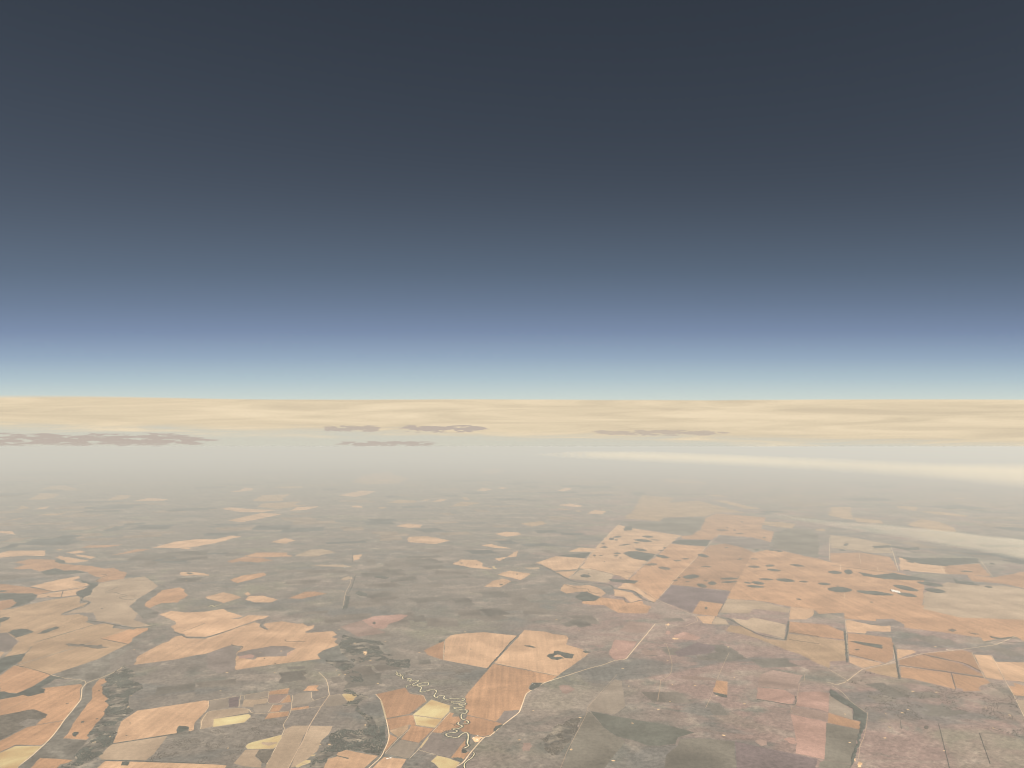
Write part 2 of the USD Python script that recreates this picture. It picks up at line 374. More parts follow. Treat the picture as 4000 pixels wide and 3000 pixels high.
# ------------------------------------------------------------------ fields: sheet | soil | label | outline on the sheet
FIELDS = '''
B1|p|pale plain field left of the zigzag creek, with two dark groves on it|0,1615 130,1595 270,1560 560,1500 850,1460 870,1500 860,1540 950,1530 900,1578 790,1605 650,1655 700,1668 850,1655 950,1690 960,1725 920,1740 1020,1768 700,1864 380,1959 280,2078 60,2114 130,2029 205,1949 80,1854 0,1859
A1|d|dark grey corner paddock against the left edge of the view, under the pointed grove|0,202 80,197 203,290 128,370 60,403 0,400
A1|p|small pale wedge under the dark corner paddock at the left edge|0,402 50,405 20,445 0,462
A1|p|broad tan field above the pale track on the left, tapering to the creek|384,302 1022,113 1130,97 1226,112 1213,142 1376,166 900,328 204,538 168,532 284,422
A1|p|broad tan field below the pale track, running down to the grassy road corridor|204,546 900,336 1085,266 1376,322 1060,482 560,650 380,598 170,547
A1|o|small four-sided tan field between the short windbreak and the creek on the left|1092,260 1400,160 1440,166 1490,150 1596,146 1588,170 1440,250 1410,300 1382,318
B1|g|large grey tan plain crossed by wandering dry channels, right of the zigzag creek|1010,1390 1080,1320 1340,1275 1560,1250 1640,1300 1705,1355 1640,1400 1490,1490 1395,1575 1490,1650 1440,1720 1640,1780 1440,1800 1370,1785 1250,1755 1120,1735 1040,1730 1030,1680 1000,1640 850,1640 700,1655 810,1610 910,1585 990,1525 925,1500 870,1480 990,1420 960,1400
A1|o|orange tan field with a lobed lower edge at the left border|0,660 150,556 180,555 370,598 545,655 420,738 330,788 180,853 100,848 50,838 0,848
A1|o|large brown tan field inside the bend of the main road at the lower left|0,922 190,886 250,866 300,886 480,846 460,796 870,752 893,767 866,806 860,930 688,1140 430,1188 390,1190 517,1082 352,1026 0,1092
A1|o|tan field between the crescent wood and the yellow pond in the lower left corner|0,1366 300,1216 686,1147 566,1320 452,1410 160,1408 0,1488
A1|o|long narrow orange field between road corridor and river wood, with two dots of trees|1070,702 1130,692 1158,728 1082,764 1122,792 1112,860 1168,914 1132,940 1188,985 1130,1030 1138,1060 1090,1130 1040,1180 940,1310 963,1334 930,1354 684,1340 730,1290 830,1120 990,912 1000,792
A2|t|big tan field with a ragged upper edge and a rust brown hollow in it, right of the river wood|0,265 140,222 370,138 540,82 596,104 592,134 676,168 690,158 634,116 650,96 830,76 1000,100 1060,96 1118,130 1188,112 1170,150 1080,190 1100,200 1380,180 1428,220 1368,246 1436,262 1400,290 1438,330 1280,390 1214,430 1250,480 1000,510 750,540 330,600 340,420 408,346 318,338 300,325 240,345 0,430 -100,440 -310,485 -760,545 -730,460 -570,370 -450,310 -390,290 -310,235 -240,228 -200,257
A2|t|tan field above the long windbreak, its upper edge frayed into the wood|0,-30 200,-60 250,-30 350,0 420,20 280,50 370,50 470,10 690,15 650,40 560,60 372,128 140,208 0,243 -100,238 -200,238 -240,208 -310,190 -370,130 -310,105 -330,70 -470,10 -490,0 -360,-40 -210,-20
A1|t|large tan field right of the river wood with a notch of trees in its lower edge|2212,930 1482,1040 1302,1160 1262,1290 1217,1392 1908,1282 1918,1214 2042,1214 2042,1263 2093,1250 2108,1160 2212,1060 2254,1000 2257,935
A1|g|greenish grey field below the notched tan field, with a pale scrape in its lower corner|1217,1402 1810,1312 1662,1510 1580,1576 1100,1568 1060,1540 1180,1422
A1|t|tan strip along the lower edge of the view, left of centre|1140,1584 1600,1596 2212,1617 2452,1630 2410,1700 1000,1700
A1|o|small orange field at the lower edge between road corridor and river wood|300,1690 430,1552 786,1572 740,1602 650,1622 590,1690
A2|b|grey irrigated block left of the dark rectangle|52,930 255,900 248,1006 42,1040
A2|k|small dark rectangular paddock between grey irrigated blocks|265,902 372,887 360,995 254,1005
A2|g|grey tan block behind the long yellow reservoir|0,1075 50,1046 370,1012 476,1026 472,1064 92,1130 82,1214 -42,1240 -52,1140
A2|b|grey block above the forked channel in the irrigated group|442,870 690,832 676,898 560,913 442,914
A2|o|orange strip at the upper edge of the irrigated blocks|700,832 915,796 900,856 690,868
A2|u|dull red brown block under the orange strip|692,876 888,866 818,958 682,955
A2|o|small orange triangle inside the irrigated blocks|905,868 922,880 932,946 814,960
A2|g|stepped grey block with a channel on its lower side|420,922 560,920 674,902 670,958 600,968 532,974 520,998 402,994
A2|b|six-sided grey brown block in the middle of the irrigated group|532,982 733,972 690,1053 552,1064 524,1030
A2|q|pale orange block beside the dark triangular paddock|742,982 848,976 800,1048 700,1054
A2|d|dark triangular paddock in the irrigated blocks|872,976 933,958 918,1038 806,1050
A2|o|flat orange block below the channel road|647,1134 692,1068 908,1048 903,1094
A2|b|tall grey block right of the channel crossing|952,882 1012,852 1148,838 1148,906 1176,936 1110,963 942,1000
A2|o|orange block with a notched right end under the low scrub hills|1062,828 1120,772 1233,766 1202,800 1233,824
A2|o|thin orange strip beneath the tall grey block|937,1016 1124,988 1124,1014 932,1038
A2|b|grey block between the straight road and the cream pond|1294,945 1332,882 1472,867 1546,945 1460,984 1310,998
A2|g|large grey field left of the straight road, above the lower edge|872,1242 950,1202 1124,1202 1030,1395 905,1650 870,1690 640,1690 668,1618 742,1490 792,1396
A2|g|large grey field right of the straight road, with a ragged right side|1142,1202 1378,1208 1344,1290 1260,1360 1212,1480 1180,1502 1110,1558 1000,1638 922,1656 1002,1480 1046,1392
A2|g|mottled grey tan field under the drop-shaped reservoir|312,1610 440,1462 588,1462 540,1530 620,1600 600,1655 420,1640
A2|t|striped tan field with a dark notch at the lower edge, left of the canal|1270,1690 1330,1560 1398,1542 1430,1532 1550,1562 1556,1548 1420,1524 1440,1490 1520,1466 1868,1530 1690,1690
A2|q|orange brown field at the top of the canal bend|1848,862 2163,792 2212,857 2362,877 2390,940 2212,1075 1957,1122 1907,932
A2|q|orange brown field beside the pale levee, below the channel|1958,1132 2212,1087 2247,1090 2282,1200 2212,1190 2002,1250 1976,1180
A2|p|pale pointed field with a winding dry gully|1992,1256 2202,1190 2196,1240 2100,1322 2090,1328
A2|o|small orange wedge between the canal bend and the grey brown field|1987,1292 2083,1332 1942,1488 1972,1390
A2|b|grey brown field left of the cream sliver pond|1950,1500 2112,1358 2322,1390 2292,1440 2200,1555
A2|q|brown wedge between the pale pointed field and the hexagonal reservoir|2117,1350 2200,1250 2232,1192 2282,1206 2472,1236 2312,1386
A2|t|striped tan field at the lower edge with two pale sheds at its top|1780,1690 1932,1542 2178,1562 2100,1690
A3|t|pale striped field left of the diagonal windbreak|382,272 440,228 500,214 800,192 1158,230 846,582 368,494
A3|q|narrow wedge field at the left end of the pale striped field|154,390 330,302 374,288 358,492 200,440
A3|t|bright striped field with the two-lobed grove in it|1242,168 1470,187 1545,211 1695,227 1714,260 1690,326 1880,382 1868,406 1948,416 1598,664 912,526
A3|o|large orange field running from the pale divide down to the gravel road|905,533 1598,668 1518,720 1440,738 1320,738 1280,798 1305,823 1254,864 1194,1030 1024,1044 935,1158 622,1085 627,1050 597,1020 612,950 597,885
A3|q|brown tan field above the farmstead, between creek and gravel road|622,1092 935,1163 1010,1182 912,1240 905,1290 800,1318 640,1288 570,1268 540,1232 568,1200
A3|o|orange field between the hexagonal reservoir and the winding creek|437,1062 478,1066 460,1108 556,1102 560,1130 530,1168 560,1196 520,1236 384,1258 342,1280 250,1272
A3|d|dark field in the elbow of the gravel road|1027,1047 1188,1032 1178,1060 1010,1188 942,1160
A3|d|dark square field above the pale shed strip, below the creek loop|237,1290 348,1302 358,1388 392,1342 598,1342 430,1548 124,1458
A3|o|narrow orange field between the dark square field and the gravel road|442,1550 610,1346 622,1400 560,1452 556,1500 618,1492 646,1482 580,1568 540,1548
A3|b|purple grey paddock right of the boundary track|1932,1000 2212,700 2290,720 2330,1000 2212,1082 1950,1040
A3|v|dark green paddock with a pointed right end, at the lower centre right|1948,1042 2212,1097 2362,1122 2810,1202 3076,1276 2900,1330 2870,1398 2700,1418 2580,1420 2420,1360 2240,1318 2100,1220
A3|e|olive grey paddock left of the dark green one|1866,1120 1940,1046 2095,1222 2236,1322 2330,1372 2100,1659 1650,1659
A4|o|small square orange paddock alone on the scrub plain|1102,712 1224,727 1218,868 1062,836
A4|u|dull red paddock above the bright red one, with dark scrub on its right half|1567,652 1720,602 1990,652 2043,652 1990,730 1978,798 1830,806 1554,778
A4|r|bright red paddock beside the narrow lane at the right|1547,787 1830,813 1948,880 1928,963 1870,968 1532,908
A4|r|red paddock right of the narrow lane|1990,840 2212,832 2318,852 2312,1060 2212,1020 1958,984
A4|u|dull red strip paddock just below the lane corner|1914,1002 2212,1040 2310,1064 2302,1146 2212,1132 1922,1070
A4|r|long pinkish red paddock above the lower right dark one|1902,1078 2212,1142 2292,1160 2280,1480 2268,1566 2190,1550 1957,1500 1966,1380 1952,1280
A4|k|dark purple paddock at the lower edge, right of centre|1302,1372 1830,1482 2193,1562 2160,1700 1330,1700
A4|e|olive paddock left of the dark purple one at the lower edge|700,1350 900,1335 1290,1372 1322,1700 540,1700 560,1520 680,1420
A4|u|pinkish brown paddock beside the gravel road, far right of centre|54,180 160,66 428,106 340,198 260,200
A4|r|rusty bare paddock left of the gravel road bend|0,272 250,292 122,482 0,492 -60,430
A4|r|rust red field edge by the bright sand strip|642,226 760,187 938,250 880,278 660,268
A4|t|bright tan field at the road fork, first of a pair|884,16 1088,20 1048,105 962,94
A4|g|grey tan field of the pair at the road fork|1094,22 1200,56 1238,110 1056,106
A4|g|pale olive field ringed by dark tree belts|1272,40 1430,62 1500,32 1850,110 1838,258 1500,178 1372,120
A4|p|long pale field curving round under the tree belts|1204,180 1250,116 1370,128 1480,180 1502,204 1650,264 1842,287 1872,205 2212,248 2492,287 2496,500 2332,505 2322,580 2212,538 2000,428 1840,378 1720,328 1540,258 1380,213
A4|q|orange tan field between the tree belt and the long pale field|1888,78 2212,106 2312,116 2476,188 2482,272 2212,243 1878,195
A4|t|small tan block at the head of the tree belt|1900,-80 2150,-55 2160,0 2080,54 1892,56 1895,0
A5|t|tan field with stepped right end on the far side of the dark avenue|286,56 340,66 560,112 700,127 768,122 778,188 520,182 500,208 302,190
A5|q|orange brown field holding a long dark grove, right of the avenue|302,204 500,218 780,252 798,322 796,488 720,524 322,430
A5|t|tan strip above the sloping gravel road, right of the avenue|322,452 690,527 640,548 470,578 327,518
A5|p|yellowish field below the gravel road, left of the second avenue|484,600 700,546 828,527 852,688 620,640
A5|t|small tan field above the gravel road, right of the second avenue|834,372 1020,387 1048,408 840,486
A5|q|orange brown field under the gravel road with a windbreak on its upper side|864,490 1108,434 1370,494 1530,530 1580,556 1756,642 1774,672 1420,618 862,543
A5|q|brown tan field between gravel road and curved windbreak|1118,424 1410,396 1540,387 1648,411 1718,560 1738,604 1590,532 1370,478
A5|o|bright orange field along the edge of the scrub, right of the second avenue|874,562 1416,632 1472,808 1020,698 884,680
A5|o|bright orange field with a toothed lower edge|1432,637 1780,687 1848,740 1740,768 1720,800 1743,825 1560,830 1540,800 1482,794
A5|t|tan field with a slanting right side at the far right|1674,432 1850,442 1918,540 1996,712 1802,680 1730,560
A5|t|tan field at the right edge of the view, below the scrub|1898,512 2300,518 2300,735 2014,710
A5|o|orange field by the right edge with a dark notch at its top|2042,772 2118,780 2092,735 2300,800 2300,890 2100,873
A5|g|pale wedge field at the right edge of the view|2138,926 2300,920 2300,1180 2212,1110
A5|b|grey brown paddock left of the dark tree belt at the lower right|110,870 340,1020 360,1030 362,1138 105,1060
A5|q|tan strip between the two grey green paddocks at the lower right|100,1064 362,1142 446,1160 436,1240 92,1170
A5|e|grey green paddock beside the dark tree belt near the lower edge|80,1172 434,1244 410,1340 352,1620 60,1570
A5|e|olive strip in the lower edge beneath the grey green paddock|0,1600 60,1574 350,1626 330,1700 0,1700
B4|o|vast orange plain dotted with dark oval groves, across the right side|1390,1180 1480,1000 1640,962 1800,970 2070,1032 2212,1060 2310,1090 2650,1140 3030,1200 3350,1280 3330,1560 3600,1600 4300,1640 4520,1700 4520,2000 4322,1890 4000,1948 3950,1908 3520,1848 3410,1838 3130,1800 3130,1770 3010,1708 2830,1710 2830,1733 2490,1703 2480,1640 2212,1655 2150,1606 1900,1576 1600,1516 1212,1488 1257,1410 1342,1260
B4|t|large tan field west of the first straight section road, full of small groves|-10,735 40,690 200,730 718,806 346,1095 126,1286 40,1240 -50,1225 -160,1190 -380,1165 -330,1110 -240,985
B4|q|pinkish tan field at the far end of the section roads|728,812 830,805 940,740 920,690 980,620 1100,570 1370,590 1640,610 1580,735 1718,765 1690,878 1500,828 1150,802 1135,798 1052,853 722,842
B4|o|orange field between the two straight section roads|602,897 1000,927 868,1070 718,1220 578,1368 498,1460 440,1528 332,1428 132,1308 364,1092 444,1042
B4|q|brownish orange field east of the second section road|1022,917 1200,892 1400,942 1500,987 1388,1180 1338,1260 1253,1408 1200,1398 740,1348 612,1338 704,1230 882,1060
B4|p|pale field in the haze at the top of the section roads|300,370 640,400 600,450 900,430 1400,560 1090,560 1000,600 540,610 480,655 110,622 200,540
B4|e|grey green field behind the groved tan one|540,612 1000,610 926,740 820,806 200,728 90,650 484,657
B4|d|dark oblong paddock across the second section road|1152,807 1500,838 1676,880 1640,962 1300,918 1062,862
B4|k|purple grey paddock with pale scrapes, below the orange section fields|622,1342 1250,1412 1198,1500 1180,1543 922,1508 838,1638 474,1502 582,1372
B4|o|bright orange field with a small dark tree clump near its middle|924,1512 1178,1547 1108,1680 838,1648
B4|g|pale greenish field beside the bright orange one|1212,1492 1600,1520 1896,1600 1886,1640 1500,1598 1452,1650 1142,1638 1182,1560
B4|t|small tan triangle at the fork of the section road|32,1375 122,1312 250,1380 436,1500 428,1528 200,1400
B4|t|tan tongue of land between two dark channels|0,1382 180,1422 298,1500 268,1504 180,1528 102,1468 0,1460
B4|o|orange tan field with a scalloped edge, left of the purple grey paddock|-85,1480 0,1492 100,1503 130,1532 300,1513 320,1550 398,1575 348,1648 200,1648 40,1640 -112,1558 -250,1555 -355,1540 -330,1510 -210,1510 -147,1475
B3|t|tan field left of the long boundary line, at the head of a dark gully|1370,1100 1580,1030 1908,1056 1860,1113 1810,1173 1560,1188 1420,1120
B3|t|flat tan field beside the boundary line, farthest along it|1722,980 1830,937 2008,950 1966,984
B3|t|small tan field under the dark gully|1577,1200 1800,1187 1718,1268 1650,1238
B3|g|grey tan field with a large oval grove, right of the boundary line|1724,1275 1832,1182 1940,1168 2208,1222 2150,1318 1960,1300
B3|t|ragged tan field with a thin channel across it|1622,1400 1650,1350 1680,1332 1780,1350 1940,1340 2060,1380 2120,1430 2070,1470 1960,1440 1870,1410 1700,1433
B3|t|pinkish diamond field with one dark clump, on the middle plain|807,1360 900,1296 1010,1271 1093,1300 980,1364
B3|t|tan field with tattered edges above the pinkish diamond|947,1230 1010,1206 1090,1186 1308,1220 1200,1288 1110,1265 1012,1244
B3|t|pale field with a bright pond at its right tip|467,1115 560,1066 723,1071 800,1110 790,1138 900,1166 870,1170 700,1160
B3|t|small hooked field on the middle plain|922,1056 1040,1041 1168,967 1163,1035 1050,1044 960,1084
B3|g|dull grey tan patch left of the gully head|1246,1155 1380,1146 1408,1170 1290,1174
B3|t|lens-shaped tan field on the middle plain, tallest in the haze|922,790 1040,766 1180,776 1213,795 1060,819
B3|t|thin pale field just below the lens-shaped one|772,915 880,896 960,920 1118,950 912,939
B2|t|orange tan field cut by a dark stream bend, mid distance|2060,705 2150,682 2212,678 2350,690 2330,720 2212,724
B2|t|broad pale field in the haze below the stream bend|2180,850 2212,820 2412,815 2640,860 2490,900 2212,880
B3|p|faint pink field in the haze, right of the lens-shaped one|1202,680 1420,650 1488,680 1320,709
B3|t|pale pink diamond in the haze left of the boundary line|1912,570 2000,531 2123,545 2080,579
B3|t|flat pale field above the pink diamond|1602,480 1720,461 1868,485 1830,499
B3|p|thin faint strip below the flat pale field|1590,518 1640,512 1728,530 1690,534
B3|p|tiny bright field left of the pink diamond|1782,540 1830,534 1856,546 1820,551
B3|t|lone pale field far out above the boundary line|1592,325 1680,291 1758,300 1680,330
B3|t|small pale diamond far out at the middle of the plain|727,320 790,291 898,310 800,330
B3|t|tiny bright lens beside the small pale diamond|952,295 1010,281 1068,297 1010,304
B3|p|broad faint field far out with a bright upper corner|432,495 560,441 768,455 600,489
B3|p|faint triangle on top of the broad faint field|562,400 620,391 648,420 600,424
B3|t|slim pale field far out, left of the broad faint one|242,440 340,411 408,415 340,440
B3|p|faint streak left of the slim pale field|112,430 160,418 228,413 190,430
B3|p|largest faint field near the hazy skyline, at the centre|742,130 800,110 920,81 1048,105 900,144
B3|p|thin bright streak of field near the hazy skyline, right of centre|1652,180 1780,166 1928,172 1800,180
B2|t|long bright field with a bent upper edge, left middle distance|-570,940 -330,875 -120,850 0,847 100,849 270,809 398,815 130,884 -100,928 -300,944
B2|t|small field tucked under the long bright one|-260,946 -200,936 -130,940 -180,956
B2|t|five-sided pale field alone in the left middle distance|707,880 870,831 968,860 870,894
B2|o|stepped bright field with a broken lower edge, left middle distance|432,1030 560,991 890,991 880,1014 958,1030 620,1044 500,1035
B2|q|dull pinkish field under the stepped bright one|237,1085 430,1036 600,1048 748,1075 570,1099 380,1085 290,1104
B2|o|bright orange field like a boat hull, alone on grey plain|272,1285 400,1241 640,1207 663,1235 480,1289 350,1319
B2|g|faint grey green field right of the stepped bright one|972,1030 1130,961 1270,951 1408,985 1200,1034
B2|t|wide bright parallelogram field in the left middle distance|242,645 620,561 833,575 560,634 400,664
B2|t|broad pale field just above the bright parallelogram|182,516 260,501 480,520 768,530 620,554 380,554
B2|p|dull pink field behind the broad pale one|562,500 620,461 1048,436 960,474 1098,485 800,519
B2|t|slanting pale field right of the broad pale one|922,540 1000,501 1248,490 1100,529
B2|p|notched faint field left of the blue grey haze|512,435 620,371 850,366 938,350 840,409 848,430 620,439
B2|t|small bright twin field far out on the left|277,335 400,311 430,291 528,295 510,319 330,339
B2|p|flat pale pair of strips far out, left of centre|742,285 870,276 1060,276 1068,290 850,297
B2|t|pale kite-shaped field far out, left of centre|1442,375 1690,321 1838,330 1740,369 1620,389
B2|p|big faint field in the haze above the kite-shaped one|1582,230 1720,151 2000,111 2040,150 2212,190 2100,240 1750,254
B2|t|short bright strip in the big faint field|1842,220 1900,206 2030,204 2000,218
B2|t|small bright field below the kite-shaped one|1562,500 1640,481 1708,490 1700,509
B2|p|thin faint field right of the small bright one|1862,510 1900,500 1963,503 1920,516
B2|p|pink lens in the haze at the centre of the plain|1972,450 2100,421 2300,430 2280,450 2100,459
B2|q|dull tan field above the long tree line, centre left|902,1485 1080,1416 1180,1411 1318,1435 1050,1489
B2|t|tan field shaped like a leaf, left of the dull tan one|432,1500 480,1461 620,1456 788,1500 720,1529 540,1529
B2|t|ragged tan field beside the white creek bends|12,1470 200,1421 330,1450 398,1475 200,1538 150,1520 30,1489
B2|t|tiny tan field touching the leaf-shaped one|422,1440 460,1416 498,1440 460,1456
B2|g|pale green patch by the head of the tree belt|1457,1280 1550,1246 1598,1270 1500,1294
B2|t|small bright field against the roadside trees|1604,1020 1708,1011 1660,1064 1604,1078
B2|g|faint wide field left of the village|1112,1125 1500,1121 1598,1150 1280,1139
B1|t|bright tan field at the left edge, top of the near plains|-40,1010 0,1000 100,971 490,970 478,1029 250,1024 -40,1050
B1|q|thin pink field in the left middle distance|862,940 960,916 1328,905 1160,934
B1|q|slanting tan strip below the long bright field|1212,1020 1480,956 1638,955 1420,994
B1|p|tiny pale field left of the thin pink one|602,965 640,950 692,956 640,970
B1|t|small tan field with a ragged left end, beside the dark stream|712,990 860,966 928,985 800,1004
B1|t|small field beneath the ragged one, beyond the dark stream|802,1012 930,1022 1038,1040 990,1059 860,1034
B1|t|tan field with a dark bite in its lower left|602,1045 640,1026 820,1056 953,1080 830,1099 710,1104 692,1075
B1|q|wide pinkish plain reaching down to the zigzag creek|150,1100 320,1061 580,1066 640,1110 820,1126 1000,1136 1130,1166 1220,1156 1300,1190 1373,1211 1340,1273 1080,1314 1030,1300 1090,1260 1000,1240 940,1200 820,1180 690,1184 600,1161 420,1194 340,1166 200,1174 145,1160 290,1120
B1|t|bright tan field above the curved windbreak at the left|332,1355 600,1291 850,1246 868,1265 780,1290 870,1310 978,1335 940,1354 700,1399 580,1409
B1|q|tan field at the left edge, over the dark notch of trees|-40,1330 60,1332 320,1366 568,1411 400,1444 200,1429 -40,1424
B1|t|tan field under the curved windbreak|402,1447 650,1412 830,1382 938,1362 900,1390 830,1411 818,1450 680,1469 400,1479
B1|q|tan corner field at the left edge, under the dark notch of trees|-40,1515 0,1511 130,1496 188,1530 108,1588 -40,1625
B1|o|rounded orange field standing alone between grassy corridors|1567,1540 1760,1396 1940,1367 1998,1390 1985,1411 2028,1450 1920,1528 1740,1538 1680,1558 1622,1593 1562,1560
B1|t|flat ring-shaped field with a dark centre|1942,1216 1962,1201 2100,1203 2200,1216 2252,1230 2250,1242 2080,1234 2000,1243 1952,1235
B1|t|small tan field at the left edge in the haze|-30,760 120,759 168,795 0,775 -30,778
B1|p|thin pale streak field at the far left|382,590 520,571 718,566 600,589
B1|t|small orange field in the haze at the far left|382,525 420,505 540,491 480,519
B1|p|pink patch beside the small orange field in the haze|172,530 240,481 328,511
B1|p|slanting pale streak at the left edge in the haze|-10,664 230,616 248,625 60,655
B1|p|faint pink field far out on the left|302,420 430,351 638,356 590,399 450,419
B1|p|faint field far out, above the faint pink one|432,305 560,271 700,266 858,310 740,314
B1|t|bright streak field far out on the left|1442,435 1600,401 1818,416 1750,434
B1|p|faint block behind the bright streak field|1152,430 1270,371 1408,371 1398,400 1300,420
B5|p|faint pink block in the haze on the right|132,500 338,500 358,638 102,590
B5|p|faint pink strip joined to the pink block in the haze|372,612 660,642 688,680 402,658
B5|p|small yellowish field in the haze on the right|842,487 1060,497 1048,543 852,509
B5|p|long faint strip right of the small yellowish field|1062,545 1300,550 1600,590 1580,606 1250,575
B5|p|bright thin strip under the cloud streak at right|1432,402 1608,400 1560,413 1480,412
B5|p|broad faint yellowish field above the bright cloud streak|942,690 1100,632 1300,660 1450,720 1488,770 1250,758
B4|p|flat faint strip far out, above the section roads|1042,425 1200,430 1440,490 1600,520 1400,515 1190,455
B4|p|faint strip in the haze behind the section roads, upper of two|980,370 1100,368 1250,388 1130,390
B4|p|thin pale field beyond the dark oblong paddock|1622,655 1800,662 1945,680 1930,730 1780,715 1600,690
B4|p|faint bright patch near the hazy skyline, right of centre|482,215 560,200 900,222 1000,240 700,238
B4|p|small bright streak near the hazy skyline at right|922,245 960,240 1010,246 980,251
B4|p|pair of faint streaks near the hazy skyline at far right|1842,205 1920,203 2018,215 1960,220
B4|p|small yellow field against the right margin of the section fields|2155,742 2260,735 2290,752 2212,760
B5|t|tan field between two slanting lanes on the right|860,1040 1080,1112 1350,1138 1370,1222 1100,1200 880,1180
B5|q|tan field right of the slanting lane, under the dark wood|1130,1140 1500,1128 1720,1108 1860,1250 1600,1230 1380,1220
B5|q|pinkish field by the right edge, under the bright cloud streak|1590,1225 1870,1262 2212,1200 2300,1210 2300,1390 2000,1330 1650,1300
B5|q|pinkish field between pale north lanes, under the dark wood|120,1000 440,990 770,1040 850,1190 620,1180 400,1140 120,1090
B5|g|broad dull tan plain at the right edge, below the pinkish field|1130,1425 1380,1310 1650,1345 2000,1350 2330,1410 2330,1720 1500,1690 1130,1600
B4|e|large grey green block right of the section fields|1730,770 1900,735 2130,745 2205,805 2205,1050 2070,1028 1810,962 1700,940
B5|g|dull strip above the pale north lanes|120,800 370,830 760,900 790,1000 560,995 300,960 130,940
'''

# patches inside fields, one sheet higher
PATCHES = '''
A2|d|rust brown hollow in the big tan field, with salmon scars|352,412 520,377 720,342 880,342 988,371 900,415 890,452 560,460 540,490 430,480 342,440
A2|r|salmon red scar at the left end of the rust brown hollow|372,455 440,440 505,428 542,450 520,475 430,478 375,470
A2|r|red edge at the right end of the rust brown hollow|893,452 902,415 965,390 940,410 915,428
A2|d|slate corner of ploughed ground left of the rust brown hollow|30,420 240,350 300,335 312,380 330,420 325,600 150,640 20,560
A2|u|dark red lower half of the two-tone red field|1458,135 1690,67 1760,110 1830,150 1960,195 1652,243 1550,180
A2|r|pinkish upper half of the two-tone red field|1694,65 1830,18 2100,0 2198,8 2090,74 1985,100 1970,135 1920,158 1832,148 1765,108
A5|d|dark headland strip at the stepped tan field|345,58 620,80 620,56 800,52 918,108 918,136 780,120 700,118 560,104
A4|k|dark notch of ploughed ground left of the gravel road|640,410 900,300 1100,350 1040,420 820,440 700,460
'''


def rows(text):
    for line in text.strip().splitlines():
        yield line.split('|')


made = []
for tile, soil_key, label, pts in rows(FIELDS):
    p = nat(tile, pts)
    made.append((soil_key, label, p, ground(p)[:, :2]))
made.sort(key=lambda m: -Polygon(m[3]).buffer(0).area)
for i, (soil_key, label, p, xy) in enumerate(made):
    far = np.hypot(*xy.mean(0))
    near = float(np.clip((far - 34000) / 50000, 0, 1))
    g = clean(rough(xy, max(150., far * .0035), far * (.0005 + .0009 * near), i))
    mesh('field', sheet(g, .4 + .01 * i), LOOK[soil_key], label=label, category='field')
# low-contrast paddocks between the fields, out to where the haze closes
taken = shapely.STRtree([Polygon(m[3]).buffer(400) for m in made])
rf = np.random.default_rng(21)
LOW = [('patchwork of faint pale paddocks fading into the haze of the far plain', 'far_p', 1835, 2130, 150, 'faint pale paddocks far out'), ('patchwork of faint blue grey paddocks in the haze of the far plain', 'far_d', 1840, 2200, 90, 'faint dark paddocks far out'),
       ('patchwork of dull grey brown paddocks on the scrub plain', 'mid_p', 2150, 2760, 70, 'dull paddocks on the scrub plain'), ('patchwork of darker grey paddocks on the scrub plain', 'mid_d', 2150, 2800, 36, 'dark paddocks on the scrub plain')]
nlow = 0
for label, look_, y0, y1, count, group in LOW:
    done, pv_, pf_ = 0, [], []
    for _ in range(count * 6):
        if done == count:
            break
        pv = y0 + (y1 - y0) * rf.random() ** 1.25
        c = ground([[rf.uniform(-60, 4060), pv]])[0]
        far = math.hypot(c[0], c[1])
        L_, W_ = (rf.uniform(.018, .055) * far, rf.uniform(.012, .05) * far)
        ang = math.radians(rf.choice([18, 108]) + rf.normal(0, 5))
        if c[0] > 6000:
            ang -= math.radians(14)
        sk = rf.uniform(-.25, .25)
        corner = np.array([[-1, -1], [.1, -1.0 + rf.uniform(-.1, .25)], [1, -1], [1, 1], [rf.uniform(-.3, .5), 1 - rf.uniform(0, .35)], [-1, 1]]) * [L_ / 2, W_ / 2]
        corner[:, 0] += sk * corner[:, 1]
        R = np.array([[math.cos(ang), -math.sin(ang)], [math.sin(ang), math.cos(ang)]])
        xy = corner @ R.T + c[:2]
        P = Polygon(xy)
        if len(taken.query(P, predicate='intersects')):
            continue
        g = clean(rough(xy, max(160., far * .004), far * .0013, 7000 + nlow))
        vv, ff = sheet(g, .32 + .0003 * nlow)
        pv_.append(vv)
        pf_.append(ff + sum(len(q) for q in pv_[:-1]))
        done += 1
        nlow += 1
    mesh('paddock_patchwork', (np.vstack(pv_), np.vstack(pf_)), LOOK[look_], label=label, category='paddocks', kind='stuff')
for i, (tile, soil_key, label, pts) in enumerate(rows(PATCHES)):
    g = clean(rough(ground(nat(tile, pts))[:, :2], 150., 45., 400 + i))
    mesh('bare_patch', sheet(g, 2.7 + .01 * i), LOOK[soil_key], label=label, category='ground patch')

# grassy corridors beside the roads
for tile, pts in (('A1', '560,657 1060,484 1380,324 1440,252 1600,150 1700,132 1610,230 1490,300 1300,450 1195,490 1188,590 1080,688 930,743 890,708 700,690'),
                  ('A1', '995,800 988,912 828,1122 728,1290 682,1345 950,1362 822,1480 798,1566 430,1548 300,1680 175,1680 470,1420 690,1147 852,952 884,880 932,748 1066,700'),
                  ('B1', '1490,1648 1397,1576 1492,1490 1640,1402 1720,1352 1760,1330 1800,1380 1762,1394 1566,1540 1560,1562 1620,1597 1720,1640 1690,1690 1560,1720'),
                  ('A2', '1700,1659 1890,1540 1968,1390 1985,1300 1975,1180 1950,1125 1900,930 1850,862 1890,850 1925,930 1975,1130 2000,1260 1990,1400 1925,1540 1790,1690')):
    mesh('road_verge', sheet(clean(rough(ground(nat(tile, pts))[:, :2], 160., 14., 70)), .30), LOOK['verge'], kind='structure')

